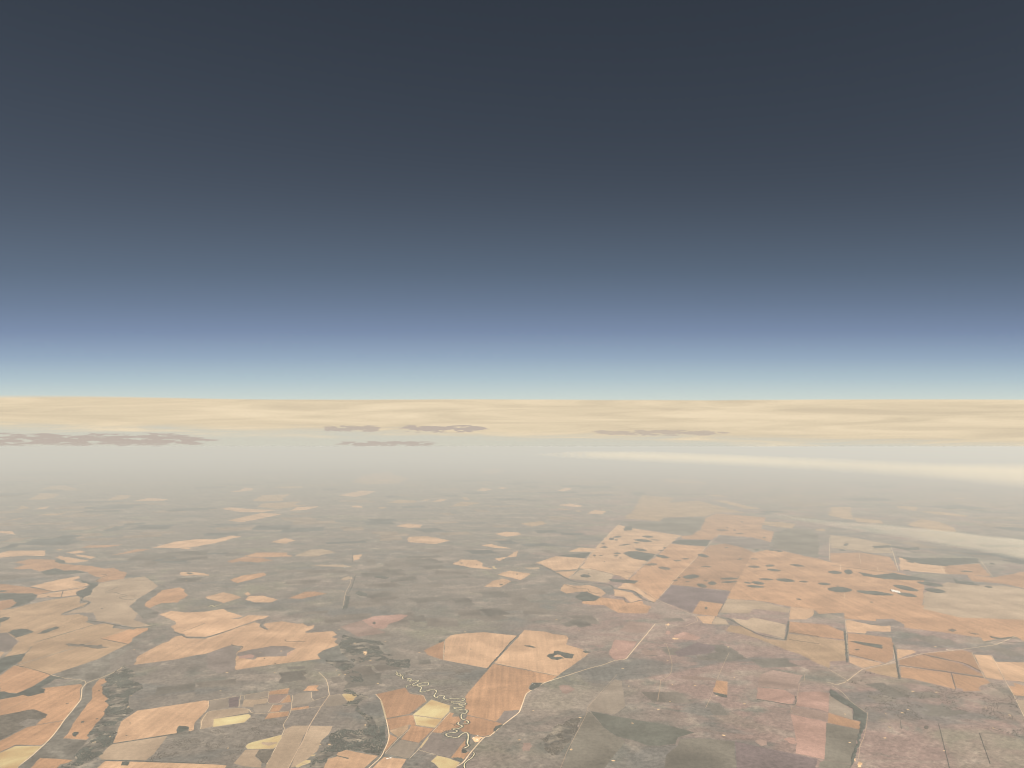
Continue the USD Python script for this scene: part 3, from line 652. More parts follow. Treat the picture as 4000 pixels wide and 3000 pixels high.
# ------------------------------------------------------------------ groves: outline, label
GROVES = '''
A1|dark pointed grove cut by a track, at the left of the pale plain field|90,195 130,170 230,155 300,165 365,185 300,215 180,250
A1|slim slanting grove beside the pointed one|405,210 470,175 600,133 648,143 600,165 480,205
A1|dark grove cut off by the left edge of the view, on the pale plain|-40,50 60,28 112,35 70,60 -40,110
A1|dark wedge of trees at the left edge under the pale field|-30,510 50,460 280,422 232,500 165,542 90,580 -30,660
A1|crescent-shaped wood with a pale clearing, at the lower left edge|-30,1098 350,1027 420,1050 516,1082 490,1118 390,1136 300,1120 200,1180 260,1210 190,1258 -30,1372
A1|branching tree belt along a gully, between the orange fields on the left|-30,840 50,835 100,852 180,857 330,792 420,742 540,660 690,690 600,700 430,792 490,806 470,848 330,884 300,886 250,868 200,882 -30,925
A1|round dark clump near the lower tip of the long narrow orange field|775,1290 800,1272 850,1270 845,1295 810,1320 782,1318
A1|small flat clump in the middle of the long narrow orange field|865,1165 880,1155 908,1153 900,1165 878,1172
A1|tiny clump in the brown tan field by the main road|698,968 715,962 733,966 715,975
A1|square clump in the notch of the tan field at the lower left|1915,1220 1940,1205 2030,1208 2048,1230 1985,1260 1915,1290
A1|small clump hanging from the tree line at the lower edge|1315,1595 1395,1592 1390,1630 1320,1628
A1|pale green scrubby hollow across the track in the left tan field|702,322 740,314 880,330 1050,334 1090,324 1122,350 1186,354 1060,371 900,347 742,346
A2|pond-side scrub in a grey hollow under the drop-shaped reservoir|545,1520 580,1470 760,1450 740,1492 670,1610 620,1600
A2|dark block of trees along the canal bend|1882,1215 1940,1205 1955,1340 1945,1370 1895,1365
A3|grove of two dark lobes with a bare middle, in the bright striped field|1475,450 1500,430 1555,425 1560,398 1600,394 1772,435 1750,476 1672,470 1658,455 1632,438 1592,433 1572,442 1554,452 1575,463 1630,461 1662,474 1600,492 1540,482
A3|thin dark grove left of the two-lobed one|1232,333 1300,337 1366,358 1330,362 1260,346
A3|trees in the corner by the shed, against the gravel road|1290,795 1322,742 1436,744 1380,790 1310,818
A3|clump at the top right tip of the bright striped field|1872,400 1905,393 1950,410 1895,418
A3|dark clump beside the gravel road, below the brown tan field|912,1238 930,1215 1008,1184 1000,1205 925,1270
A3|trees below the orange strip, beside the gravel road at the lower edge|470,1550 560,1545 585,1570 560,1590 540,1590 500,1565
A3|round clump at the end of the winding creek|555,1470 580,1455 612,1460 625,1480 600,1505 570,1500
A3|small clump at the left side of the pale striped field|318,290 340,280 378,282 330,308
A4|dark trees around the small square orange paddock's lower edge|1062,838 1100,848 1222,872 1218,898 1160,888 1090,862
A5|long dark grove inside the orange brown field by the avenue|330,290 420,295 685,332 680,372 480,332
A5|dark belt of trees stepping down the lower right to the bottom edge|120,800 350,950 440,1020 512,1070 505,1160 470,1280 430,1400 390,1560 330,1660 350,1560 400,1400 440,1240 446,1152 365,1132 360,1020 112,880
A5|dark grove on the orange plain above the scrub, at the right|1385,168 1440,157 1485,172 1440,188
A5|slim grove right of the one above the scrub|1610,196 1680,203 1735,215 1690,219
A5|dark wavy tree line near the right edge of the plain|1835,232 1960,255 2060,248 2110,256 1950,272 1860,250
B1|dark notch of trees reaching in from the left edge, between two tan fields|-30,1436 360,1430 398,1455 380,1488 320,1530 240,1555 190,1570 110,1590 188,1532 130,1494 -30,1503
B1|dark knot of trees on the zigzag creek|862,1280 980,1320 1050,1312 1062,1340 1000,1380 985,1440 900,1478 832,1450 830,1412 940,1372 975,1340 880,1302
B1|dark bite of trees in the tan field at the left|602,1065 690,1075 705,1106 640,1108 590,1085
B1|long dark wood under the pinkish plain at the left|440,1200 600,1162 690,1186 820,1182 935,1203 760,1225 500,1228
B1|dark centre of the flat ring-shaped field|2010,1212 2040,1206 2090,1216 2050,1226
B2|dark wedge of trees at the tip of the roadside belt|1520,1460 1570,1465 1540,1590 1480,1612 1515,1540
B2|dark grove right of the roadside belt|1615,1430 1660,1405 1740,1430 1765,1465 1680,1455
B2|hazy dark wood in the middle plain, right of the roadside belt|1820,1245 1900,1240 2000,1262 1950,1275 1850,1262
B3|large oval grove in the grey tan field by the boundary line|1842,1240 1880,1225 1940,1232 1957,1250 1930,1260 1860,1254
B3|broad dark wood in the bay of the scalloped field|1790,1470 1850,1420 1920,1412 1965,1440 2062,1475 2000,1512 1880,1515
B3|dark grove at the top of the boundary line|2055,935 2100,918 2148,935 2110,946
B3|dark grove beside the middle of the boundary line|1595,1020 1740,1010 1960,990 1890,1052 1740,1040
B4|big dark pointed wood against the first section road|90,998 150,978 240,976 450,1010 362,1084 200,1055
B4|dark shrubby field across the second section road|622,880 708,852 1038,856 998,922 690,900
B4|dark strip of trees at the fork of the first section road|-70,1276 130,1286 268,1295 210,1326 -20,1306
B4|dark grove at the haze end of the groved tan field|95,735 130,705 200,712 190,748 110,756
B5|long dark wood over the slanting lanes on the right|832,1030 1100,1056 1250,1050 1700,1052 1728,1100 1500,1120 1350,1136 1080,1110 960,1075
B5|ragged dark wood below the pale lanes on the right|420,1200 600,1235 800,1212 860,1225 1100,1262 1200,1296 1000,1290 700,1276 480,1242
B5|dark wisp of trees in the right-hand haze under the cloud streak|570,920 740,912 960,940 1070,930 1085,960 960,968 800,935 600,945
B5|dark trees scattered down the slanting lane at far right|1452,1258 1500,1300 1640,1308 1740,1350 1600,1335 1470,1322
'''
for i, (tile, label, pts) in enumerate(rows(GROVES)):
    xy = ground(nat(tile, pts))[:, :2]
    far = np.hypot(*xy.mean(0))
    g = clean(rough(xy, max(110., far * .003), max(38., far * .0009), 900 + i))
    mesh('grove', canopy(g, .3, 15.0), LOOK['tree2' if 'scrub' in label or 'crescent' in label else 'tree'], label=label, category='grove')

OVALS = '''
B4|first oval grove west of the section road, topmost|360,820,60,12,3
B4|long double grove in the groved tan field|310,862,100,15,5
B4||240,885,35,7,4
B4|pointed grove near the lower left of the groved tan field|110,907,62,7,-6
B4|dark grove above the big pointed wood|285,962,68,14,8
B4||440,855,50,5,2
B4|thin grove in the pinkish tan field at the end of the roads|1165,748,70,8,2
B4||1350,785,45,5,3
B4||1300,750,16,8,0
B4|large dark grove over the purple grey paddock|830,1252,90,24,-4
B4|dark oval grove over the right part of the purple grey paddock|945,1348,56,20,14
B4|roundish dark grove beside the oval over the purple grey paddock|1055,1322,48,20,2
B4|flat grove pair's upper half, middle of the orange plain|1240,1272,100,11,-1
B4|flat grove pair's lower half, middle of the orange plain|1240,1309,96,10,-2
B4|dark oval grove under the scrubby haze of the orange plain|1510,1145,68,12,4
B4|dark grove with a blunt right end on the orange plain|1680,1133,50,11,0
B4|slanting oval grove below the blunt-ended one|1725,1180,75,12,6
B4|pointed grove alone at the top right of the orange plain|1975,1130,80,11,6
B4|upper of three groves split by a pale strip|1550,1320,72,17,8
B4|lower of three groves split by a pale strip|1520,1357,100,13,4
B4|left of three groves split by a pale strip|1440,1318,40,9,8
B4|large long oval grove in the centre of the orange plain|1850,1290,104,18,5
B4|small dark oval right of the large long one|2045,1305,50,9,4
B4|flat grove above the split three|1640,1280,80,10,3
B4||680,1078,42,7,0
B4||770,1058,40,7,2
B4|thin grove under the brownish orange field's middle|990,1142,60,6,3
B4|flag-shaped grove touching the second section road|960,1025,62,17,10
B4|flag-shaped grove touching the first section road|520,1035,76,16,10
B4||1540,963,28,9,2
B4|soft grey scrub patch astride the first section road|400,1120,70,12,-4
B4|soft grey scrub patch right of the first section road|540,1160,70,16,8
B4||655,1293,32,7,-8
B4||700,1262,15,7,0
B4||790,1306,25,5,2
B4||985,1296,26,5,0
B4||1990,1495,30,7,4
B4||545,940,20,8,0
B4||1210,937,22,5,0
B4||1355,1062,28,7,-6
B4||1510,1060,46,5,2
B4||1700,965,36,8,4
B4||1775,975,44,9,6
B4||1620,828,18,6,0
B4||30,822,50,10,-4
B4||20,855,20,8,0
B4||-30,840,30,9,0
B4||30,1000,40,9,0
B4||20,1025,26,7,0
B4||65,1050,14,6,0
B4||500,968,34,5,2
B4||1380,660,16,5,0
B4||1220,718,12,5,0
B5|largest dark oval grove of the right plain, left of the white sheds|225,1392,134,31,3
B5|long thin slanting grove under the row of white sheds|595,1428,204,21,6
B5|dark grove between the flat one and the pale plain at right|55,1330,68,13,4
B5|slanting grove directly above the row of white sheds|935,1375,140,24,12
B5|uppermost of the slanting groves on the right plain|1200,1332,150,20,9
B5|blunt dark grove farthest right of the right plain group|1255,1403,114,24,7
B5|dark oval grove right of the row of white sheds|950,1447,106,20,9
B5||195,1352,18,4,4
B5||170,1205,76,18,4
B5||315,1200,46,28,10
B5||945,1182,40,6,2
B5||565,1527,20,5,2
B5||1830,1362,46,10,8
B5||980,1090,50,8,14
B5||250,965,40,8,6
B5||290,905,26,14,-20
B5||1590,1195,70,7,3
B5||1870,1110,30,7,12
A1||885,328,30,9,0
A1||70,350,4,3,0
A1||1045,1128,18,4,-14
A1||1070,822,9,5,0
A1||1405,1172,9,4,0
A1||1365,1308,12,4,10
A2||645,475,7,5,0
A2||1830,93,18,12,0
A2||760,532,12,4,-8
A2|dark ring of shrubs on the grey scrub, middle left|1068,635,30,20,0
A3||660,375,10,4,0
A5||410,380,28,6,2
A5|single dark clump on the scrub plain at lower right|1157,1218,24,20,0
B3|small clump at the left of the pale field with the pond|562,1105,18,6,0
B3||725,1124,8,5,0
B3|dark clump inside the pinkish diamond field|990,1338,20,7,0
B3||1163,1224,14,6,0
B3|round clump beside the boundary line's upper part|1997,1022,20,8,0
B3||2065,1024,24,5,-4
B3||2105,1088,8,5,0
B3||1935,1220,12,4,0
B3||2090,895,18,8,0
B3||2180,850,30,7,3
B3||1520,1168,18,3,0
B4|small dark clump in the bright orange field|990,1590,16,14,0
B1||520,1465,18,4,0
B1||30,1408,46,10,-4
B1||1100,1595,14,4,-10
'''
INN = dict(A1='in the tan fields at lower left', A2='in the big tan field left of centre', A3='in the pale striped field', A5='in the orange brown field by the avenue', B1='in the tan fields at the left edge', B3='in the tan fields along the boundary line', B4='in the stubble between the section roads', B5='on the far right plain')
for i, (tile, label, nums) in enumerate(rows(OVALS)):
    ux, uy, rx, ry, tilt = map(float, nums.split(','))
    a = np.linspace(0, 2 * np.pi, 22, endpoint=False)
    ca, sa = math.cos(math.radians(tilt)), math.sin(math.radians(tilt))
    # lens outline: fuller in the middle, drawn out at both ends
    ex, ey = rx * np.cos(a), ry * np.sin(a) * (1 - .25 * np.abs(np.cos(a)))
    pts = np.stack([ux + ex * ca - ey * sa, uy + ex * sa + ey * ca], 1) * S + TILE[tile]
    xy = ground(pts)[:, :2]
    size = np.ptp(xy[:, 0])
    g = clean(rough(xy, max(45., size * .06), max(10., size * .035), 2000 + i))
    if label:
        mesh('grove', canopy(g, .3, 14.0), LOOK['tree2' if 'scrub' in label else 'tree'], label=label, category='grove')
    else:
        mesh('grove', canopy(g, .3, 12.0), LOOK['tree'], label=f'small dark tree clump left standing {INN[tile]}', category='grove', group=f'small tree clumps {INN[tile]}')

# ------------------------------------------------------------------ windbreaks: width m, label, line
BREAKS = '''
A2|65|long dark windbreak through the big tan field, left of centre|-10,250 60,238 140,210 250,175 372,131
A1|26|thin windbreak along the top of the broad tan field on the left|384,302 700,205 1022,112
A1|34|short windbreak joining the pale track to the road corridor|1090,262 1220,288 1378,322
A1|100|tree-lined creek running into the river wood from the left|960,70 1060,80 1130,92 1230,112 1330,128 1440,144 1530,136 1600,134 1690,120
A1|70|side gully with trees leaving the creek on the left|1250,118 1236,132 1222,150
A1|70|tree-lined gully leaving the river wood to the right|1880,192 1960,220 2010,250 2100,248 2230,256
A1|26|thin tree row across the top field right of the river wood|1955,190 2080,148 2212,97
A1|48|dark tree line along the lower edge of the notched tan field|1220,1396 1560,1345 1908,1287
A1|46|tree line running across the lower edge of the view, left|1050,1572 1600,1588 2212,1611
A1|30|row of trees along the side road at the left|180,552 300,578 420,612 545,652
A2|34|dry inlet lined with shrubs at the top of the big tan field|700,56 640,84 604,112 610,132 676,164
A2|34|bent row of trees in the right half of the big tan field|866,272 880,290 960,290 1082,296
A2|42|hooked gully at the left end of the rust brown hollow|284,324 330,340 408,346 396,372 345,404
A2|40|ragged notch in the striped field at the lower edge|1420,1525 1550,1556
A3|85|straight dark windbreak between the two striped fields, centre|846,585 905,512 1010,400 1090,300 1166,232
A5|115|broad dark avenue of trees running down between the fields at right|276,182 290,320 304,520
A5|95|second dark avenue at right, crossed by the gravel road|802,330 830,450 850,600 872,700
A5|44|long windbreak between orange brown and bright orange fields at right|862,548 1420,628 1780,685
A5|44|curved windbreak under the gravel road at right|1122,432 1370,488 1560,526 1750,616
A5|34|short windbreak left of the second avenue|322,432 460,466 600,500
A5|26|thin row between the two bright orange fields|1428,630 1475,806
A5|22|thin dark fence line down the lower right scrub|1290,1180 1350,1420 1415,1690
A5|22|farther right of the two thin dark fence lines|1730,1280 1800,1480 1850,1620
A5|18|short dark line of shrubs on the lower right scrub|878,1140 888,1240
A5|60|dark tree strip over the wavy line near the right edge|1780,300 1900,285 2060,300 2212,310
A4|100|dark tree belt down the right side of the pale olive field|1882,70 1872,180 1846,280
A4|105|dark tree belt along the lower side of the pale olive field|1225,40 1370,122 1480,178 1560,215 1700,250 1842,276
A4|40|thin tree row across the long pale field|1880,190 2212,238
A4|26|faint row below the thin tree row in the long pale field|1885,272 2212,318
A4|45|trees on the lower edge of the bright red paddock|1540,918 1700,942 1870,972 1945,975
A4|40|trees down the lane beside the bright red paddock|1950,880 1965,930 1950,985
B1|55|curved windbreak over the tan fields at the left|575,1414 720,1386 850,1362 965,1350
B1|60|stub of windbreak hanging from the curved one|682,1404 660,1470
B1|30|thin hedge line between the two left tan fields|320,1366 450,1388 570,1412
B1|70|dark zigzag creek below the knot of trees|900,1475 880,1510 965,1528 900,1566 810,1598 700,1642 660,1662
B1|70|upper reach of the zigzag creek|1060,1310 1048,1285 1150,1238 1100,1225
B1|46|wandering dry channel in the grey tan plain|1270,1362 1190,1400 1140,1420 1230,1418 1300,1440 1370,1452
B1|46|lower dry channel in the grey tan plain|1370,1462 1290,1480 1390,1502 1480,1486
B1|60|dark stream between small tan fields at the left|700,1000 720,1020 800,1040 900,1060 1000,1064
B1|50|dark stream under the bright tan field at the left edge|100,1035 400,1038 600,1040
B2|70|tree belt along the road on the middle plain|1628,1236 1610,1300 1572,1400 1522,1442
B2|60|upper end of the roadside trees, at the village|1600,985 1598,1040 1596,1090
B3|75|tree-lined creek crossing the boundary line|1552,1196 1700,1186 1830,1166 1950,1166 2060,1190 2180,1222
B3|150|dark wooded gully running down right from the white dam|1330,1112 1450,1140 1580,1208 1700,1272 1820,1312 2130,1332 2212,1382
B3|55|thin channel across the ragged tan field|1680,1336 1800,1374 1920,1384 1950,1416 2060,1440
B3|40|row of trees crossing the line by the gully|1812,1172 1850,1122
B4|50|creek reaching the first section road|-40,1226 60,1246 130,1284
B4|130|dark wooded channel above the scalloped field|0,1386 200,1402 300,1488 440,1534
B4|60|meandering dark channel along the scalloped field|0,1470 100,1480 120,1520 180,1532 280,1508
B4|46|tree row left of the pale greenish field|1180,1545 1120,1650
B4|36|dark row of shrubs at the first section road's lower part|108,1190 160,1208 230,1214
B5|90|hazy dark tree line across the right-hand plain|130,1128 420,1165 640,1195 840,1215
B5|80|winding dark line in the haze right of the pale lanes|240,925 300,955 420,968 520,998 720,1030
'''
for tile, w, label, pts in rows(BREAKS):
    p = nat(tile, pts)
    xy = ground(p)[:, :2]
    far = np.hypot(*xy.mean(0))
    if len(xy) > 2 and 'straight' not in label:
        xy = catmull(xy, 5)
    L = LineString(xy)
    nn = int(min(120, max(8, L.length / max(70., far * .002))))
    xy = np.array([L.interpolate(t, True).coords[0] for t in np.linspace(0, 1, nn)])
    xy += (RNG.random(xy.shape) - .5) * float(w) * .35
    mesh('windbreak', ribbon(xy, float(w), .4, 13.0, ragged=.45), LOOK['tree'], label=label, category='windbreak' if 'creek' not in label and 'gully' not in label and 'channel' not in label and 'stream' not in label else 'tree line')

# ------------------------------------------------------------------ roads, tracks and farm channels
ROADS = '''
A1|34|road|150,1690 200,1640 330,1540 460,1422 560,1322 640,1220 690,1145 770,1050 850,950 872,920 880,880 884,800 930,745 1000,715 1080,690 1200,640 1300,590 1330,560
A1|24|road|930,745 920,722 890,710 840,705 700,690 560,655 380,600 180,550 110,560
A1|16|track|1330,562 1450,545 1700,482 1880,410 2212,285
A1|14|road|200,541 560,432 900,332 1085,263 1400,156
A1|14|track|0,738 150,672 310,606
A1|14|track|0,1050 200,965 430,870
A1|12|track|0,462 60,420 130,370 205,292 80,196
A2|36|track|880,1700 1000,1470 1060,1370 1130,1200 1260,990 1290,950 1345,870
A2|20|road|1345,870 1330,760 1310,700 1230,625
A2|18|road|50,930 250,900 440,870 690,830 912,797
A2|20|road|-45,1240 -30,1140 40,1045 370,1010 480,1025 500,1065 650,1070 910,1045 1130,1012 1290,985
A2|16|road|385,880 368,1002
A2|14|road|435,870 425,916 560,914 690,880
A2|14|road|695,830 676,958 800,960 900,868
A2|18|road|950,872 930,1042 905,1100 845,1195 862,1240 790,1395 668,1618
A2|14|road|1150,838 1156,905 1180,932 1330,880 1490,862
A2|12|road|740,970 690,1055
A2|12|road|42,930 40,1000 0,1060
A2|30|road|1845,860 1905,930 1957,1125 1982,1240 1992,1320 1972,1395 1905,1540 1740,1690
A2|12|road|2212,1240 2090,1340 1945,1500
A2|12|track|1945,1502 2190,1552
A2|12|track|-60,262 0,262 140,222 370,133 540,80
A2|12|track|750,1490 905,1510
A2|12|track|1010,1484 1160,1490
A2|12|track|800,1393 1030,1395
A2|12|track|1120,1254 1350,1258
A3|40|road|470,1664 580,1600 660,1490 800,1330 870,1312 1000,1200 1180,1062 1200,1020 1255,862 1310,820 1440,745 1520,715 1700,660 1950,580 2090,545 2212,498 2335,484 2392,415 2622,140 2652,103
A4|18|road|440,104 470,100 560,104 700,130 760,130 830,100 905,70 880,20 850,0 820,-9
B4|20|road|820,1650 600,1560 450,1495 370,1430 270,1385 125,1312 140,1280 360,1090 600,890 720,810
B4|22|road|500,1460 580,1370 700,1230 880,1050 1010,910 1150,782
B3|26|road|1720,1274 1810,1175 1910,1060 1965,988 2090,858 2212,735 2280,665
A3|14|track|2240,650 2150,750 2000,918 1925,1000 1910,1080 1800,1290 1700,1480 1620,1690
A3|14|road|912,526 1100,558 1230,580 1600,664
A3|12|road|374,290 362,495
A3|14|road|0,845 150,875 180,940
A3|14|road|0,1555 90,1465 200,1320 440,1056
A3|12|road|100,1463 300,1525
A3|12|road|30,1090 350,1134
A4|12|track|1108,700 1170,560 1240,410
A4|12|track|1062,838 1040,900 985,1010
A4|26|track|560,320 590,400 625,540 610,640 540,690 500,710 490,800 468,930
A4|14|road|555,105 560,150
A4|16|track|2055,650 2055,715 2000,740 1985,830 1958,985 1912,1000 1905,1060 1960,1075 2212,1140
A5|30|road|80,730 190,760 290,730 400,640 480,585 700,545 800,510 860,490 1000,450 1110,425 1380,395 1560,375 1900,330 2000,290 2120,235
A5|16|track|522,1060 512,1200 482,1330 440,1420 424,1560
A5|14|track|0,780 60,850 140,900
A5|14|road|310,712 90,585
A5|12|road|140,770 250,840 350,950 510,1060
A5|14|road|1860,440 1930,560 2010,715 2100,870 2212,1100
A5|12|road|1650,410 1720,560 1790,690
A5|14|road|282,60 310,430
A5|12|road|800,330 812,480
B5|34|road|765,900 800,1000 830,1100 858,1190
B5|26|road|1245,1035 1300,1120 1358,1218
B5|26|road|1745,1080 1810,1170 1872,1252
B5|26|road|430,1000 440,1060 452,1110
B5|24|road|116,835 114,1080
B5|20|road|228,1120 232,1180
B5|20|road|632,1150 636,1190
B5|18|road|270,1430 275,1480
B2|18|road|1585,1250 1570,1330 1520,1420 1490,1590
A5|14|road|0,272 140,276 285,285 480,290
'''
for i, (tile, w, look_, pts) in enumerate(rows(ROADS)):
    xy = ground(nat(tile, pts))[:, :2]
    far = np.hypot(*xy.mean(0))
    w = max(float(w) * (1.15 if look_ == 'road' else .95), far * .00036)
    L = LineString(xy)
    keep = [xy[0]]
    for j in range(1, len(xy)):                      # round the corners a little
        a, b_ = xy[j - 1], xy[j]
        for t in (np.array([.15, .5, .85]) if j < len(xy) - 1 else np.array([.15, .5, 1.])):
            keep.append(a + (b_ - a) * t)
    mesh('road' if look_ == 'road' else 'track', ribbon(catmull(keep, 3), w, 3.0 + .01 * i), LOOK[look_], kind='structure')
mesh('levee', ribbon(ground(nat('A2', '1900,925 1920,990 1940,1060 1957,1130'))[:, :2], 70, 2.9, 4.0), LOOK['bank'], label='pale bare levee along the canal, right of the scrub', category='levee')

# ------------------------------------------------------------------ the creek
CREEK = [('A3', 30, '-150,640 -110,665 -70,655 -75,690 -20,692 20,700 0,720 60,712 95,716 80,730 30,758 60,770 110,746 190,736 205,752 180,768 110,764 80,770 128,790 112,832 150,838 200,820 270,816 290,835 265,880 290,900 320,880 375,882 368,905 400,920 450,910 560,908 592,916 560,936 460,940 455,950 510,968 570,952 605,964 590,975 530,975 575,990 560,1002 482,1006 500,1022 590,1030 622,1042 600,1070 560,1080 565,1128 620,1148 636,1168 610,1182 570,1178'),
         ('A3', 32, '530,1166 524,1186 560,1200 565,1214 530,1232 470,1240 515,1258 490,1276 430,1282 396,1290 402,1312 460,1326 520,1328 560,1296 600,1278 628,1288 634,1330 624,1390 636,1420 592,1445'),
         ('A3', 22, '690,1492 698,1510 670,1550 625,1580 596,1610 590,1640 606,1690'),
         ('A2', 26, '2070,620 2085,640 2112,645 2120,665 2105,675'), ('A2', 22, '2135,695 2212,690 2190,712 2230,726'), ('A2', 20, '2180,790 2176,772 2230,758'),
         ('A2', 16, '1742,553 1790,555 1832,570'), ('B2', 60, '45,1575 75,1560 100,1575 130,1562 178,1556')]
for tile, w, pts in CREEK:
    xy = catmull(ground(nat(tile, pts))[:, :2], 6)
    mesh('creek_bank', ribbon(xy, w * 5.2, 2.85), LOOK['tree'], kind='structure')
    mesh('creek', ribbon(xy, w * 1.25, 4.4, ragged=.45), LOOK['creek'], kind='structure')

# ------------------------------------------------------------------ water storages: banks round still, silty water
PONDS = [('A1', 'pale yellow reservoir cut off by the lower left corner of the view', '-60,1525 165,1424 450,1424 200,1638 175,1690 -60,1690', 0),
         ('A2', 'long yellow reservoir with a pointed right end, under the irrigated blocks', '96,1132 472,1078 493,1092 488,1112 425,1166 87,1216', 0),
         ('A2', 'heart-shaped cream pond at the end of the channel blocks', '1484,870 1502,858 1550,860 1600,864 1632,860 1641,886 1612,904 1608,926 1552,944 1530,925', 0),
         ('A2', 'drop-shaped yellow reservoir ringed by a bank, with a muddy scrape', '448,1418 470,1398 510,1382 830,1302 822,1340 772,1420 742,1448 560,1456 466,1454 446,1436', 1),
         ('A2', 'small yellow pond with a mud island at the lower edge', '982,1638 1078,1582 1100,1574 1138,1578 1140,1600 1050,1632 1010,1652 990,1650', 1),
         ('A3', 'larger upper half of the pale hexagonal reservoir', '38,1084 236,922 434,985 428,1048 350,1128', 0),
         ('A3', 'lower half of the pale hexagonal reservoir, below the dividing bank', '46,1096 346,1138 270,1224 72,1194', 0),
         ('A3', 'yellow pond at the lower edge beside the gravel road', '232,1588 300,1528 410,1552 540,1600 470,1690 345,1690 270,1610', 0),
         ('A3', 'narrow cream strip of water beside the dark square field', '108,1440 188,1334 206,1332 126,1438', 0),
         ('B3', 'bright hooked pond at the tip of a pale field on the middle plain', '892,1142 918,1138 915,1150 938,1162 930,1170 905,1162', 0),
         ('A4', 'bright sandy strip of water under the rust red field', '618,254 650,254 705,266 680,270 640,270', 0),
         ('A2', 'bare sandy pond beside the creek wood, right of the big tan field', '1708,402 1750,402 1752,418 1735,440 1718,436', 0),
         ('A2', 'white sliver pond on the scrub above the small yellow pond', '1140,1530 1160,1520 1195,1514 1190,1524 1160,1532', 0)]
for i, (tile, label, pts, mud) in enumerate(PONDS):
    g = clean(rough(ground(nat(tile, pts))[:, :2], 150., 7., 3000 + i))
    o = xform('reservoir', label, 'reservoir', (g.centroid.x, g.centroid.y, 0))
    off = np.array([g.centroid.x, g.centroid.y, 0])
    v, f = sheet(g, 4.2)
    mesh('water', (v - off, f), LOOK['w' if 'sandy' not in label else 'sand'], str(o.GetPath()))
    ring = np.array(g.exterior.segmentize(120).coords)
    v, f = ribbon(ring, 34 if len(ring) > 14 else 22, 3.0, 3.2)
    mesh('bank', (v - off, f), LOOK['bank'], str(o.GetPath()))
    if mud:
        c = g.centroid
        q = clean(rough(np.array([[c.x + 260 * math.cos(t) * (1.5 - mud * .3) + 150, c.y + 150 * math.sin(t) + 60 * math.cos(2 * t)] for t in np.linspace(0, 6.28, 16)[:-1]]) if i == 3 else
                        np.array([[c.x + 170 * math.cos(t) + 40, c.y + 60 * math.sin(t)] for t in np.linspace(0, 6.28, 14)[:-1]]), 60., 45., 77 + i)).intersection(g.buffer(-30))
        q = q if q.geom_type == 'Polygon' else max(q.geoms, key=lambda z_: z_.area)
        v, f = sheet(q, 4.4)
        mesh('mud', (v - off, f), LOOK['g'], str(o.GetPath()))

# ------------------------------------------------------------------ farm dams: small round ponds behind a bank
DAMS = dict(A1='1385,1000 1410,876 985,1440 1012,1380 1190,1320 1450,380', A2='1790,500 1870,745 1422,603 1540,595 1452,161 1516,18 1570,322 1622,318 1950,295 825,396 600,410 1245,1405 1345,1405 1735,1195 250,1445 170,820 755,628 240,628 1515,650 1450,655',
            A3='600,186 150,225 1335,1040 1842,1115 1185,1355 1745,1460 2200,1580 105,412 1830,178 1585,55', A4='578,108 545,315 1230,352 1295,684 625,755 870,768 155,775 475,1028 1180,1306 1102,880 960,92 1405,965 600,942 90,585 195,1175 15,375 575,495',
            A5='1800,1010 1350,1471 1270,842 1010,831 1390,382 1255,350 170,580 895,1062 960,1030 720,1075 330,1385 280,1078 760,1218 710,1335 1880,1228 2060,1090', B2='1005,1327 640,1395 1495,1412 1620,1240 830,706 1355,1528 1945,985', B1='1745,1339 2165,1297 2012,1290 600,1000 1600,484', B3='1360,1114 1725,998 1945,1612 1998,1470 2135,1446 1170,1165 615,1590')
dam = None
NEAR = dict(A1='beside the river wood at lower left', A2='on the scrub around the irrigated blocks', A3='on the plain beside the winding creek', A4='on the reddish scrub plain, lower right of centre', A5='on the streaky scrub at the lower right', B1='near the rounded orange field at left', B2='on the middle plain left of centre', B3='beside the gully and boundary line', B4='among the section roads', B5='on the groved plain at right')
for tile, pts in DAMS.items():
    for pxy in ground(nat(tile, pts)):
        s = .75 + .75 * RNG.random()
        if dam is None:
            a = np.linspace(0, 2 * np.pi, 15)
            ring = np.c_[46 * np.cos(a) * (1 + .12 * np.sin(2 * a)), 34 * np.sin(a)]
            dam = xform('farm_dam', f'tiny pale farm dam {NEAR[tile]}', 'farm dam', (pxy[0], pxy[1], 0), 0, f'farm dams {NEAR[tile]}')
            mesh('water', sheet(Polygon(ring), 3.9), LOOK['sand'], str(dam.GetPath()))
            mesh('bank', ribbon(ring, 16, 3.2, 2.5), LOOK['bank'], str(dam.GetPath()))
            continue
        r = xform('farm_dam', f'tiny pale farm dam {NEAR[tile]}', 'farm dam', (pxy[0], pxy[1], 0), 360 * RNG.random(), f'farm dams {NEAR[tile]}')
        UsdGeom.Xformable(r).AddScaleOp().Set((s, s, 1))
        r.GetReferences().AddInternalReference(dam.GetPath())
        r.SetInstanceable(True)

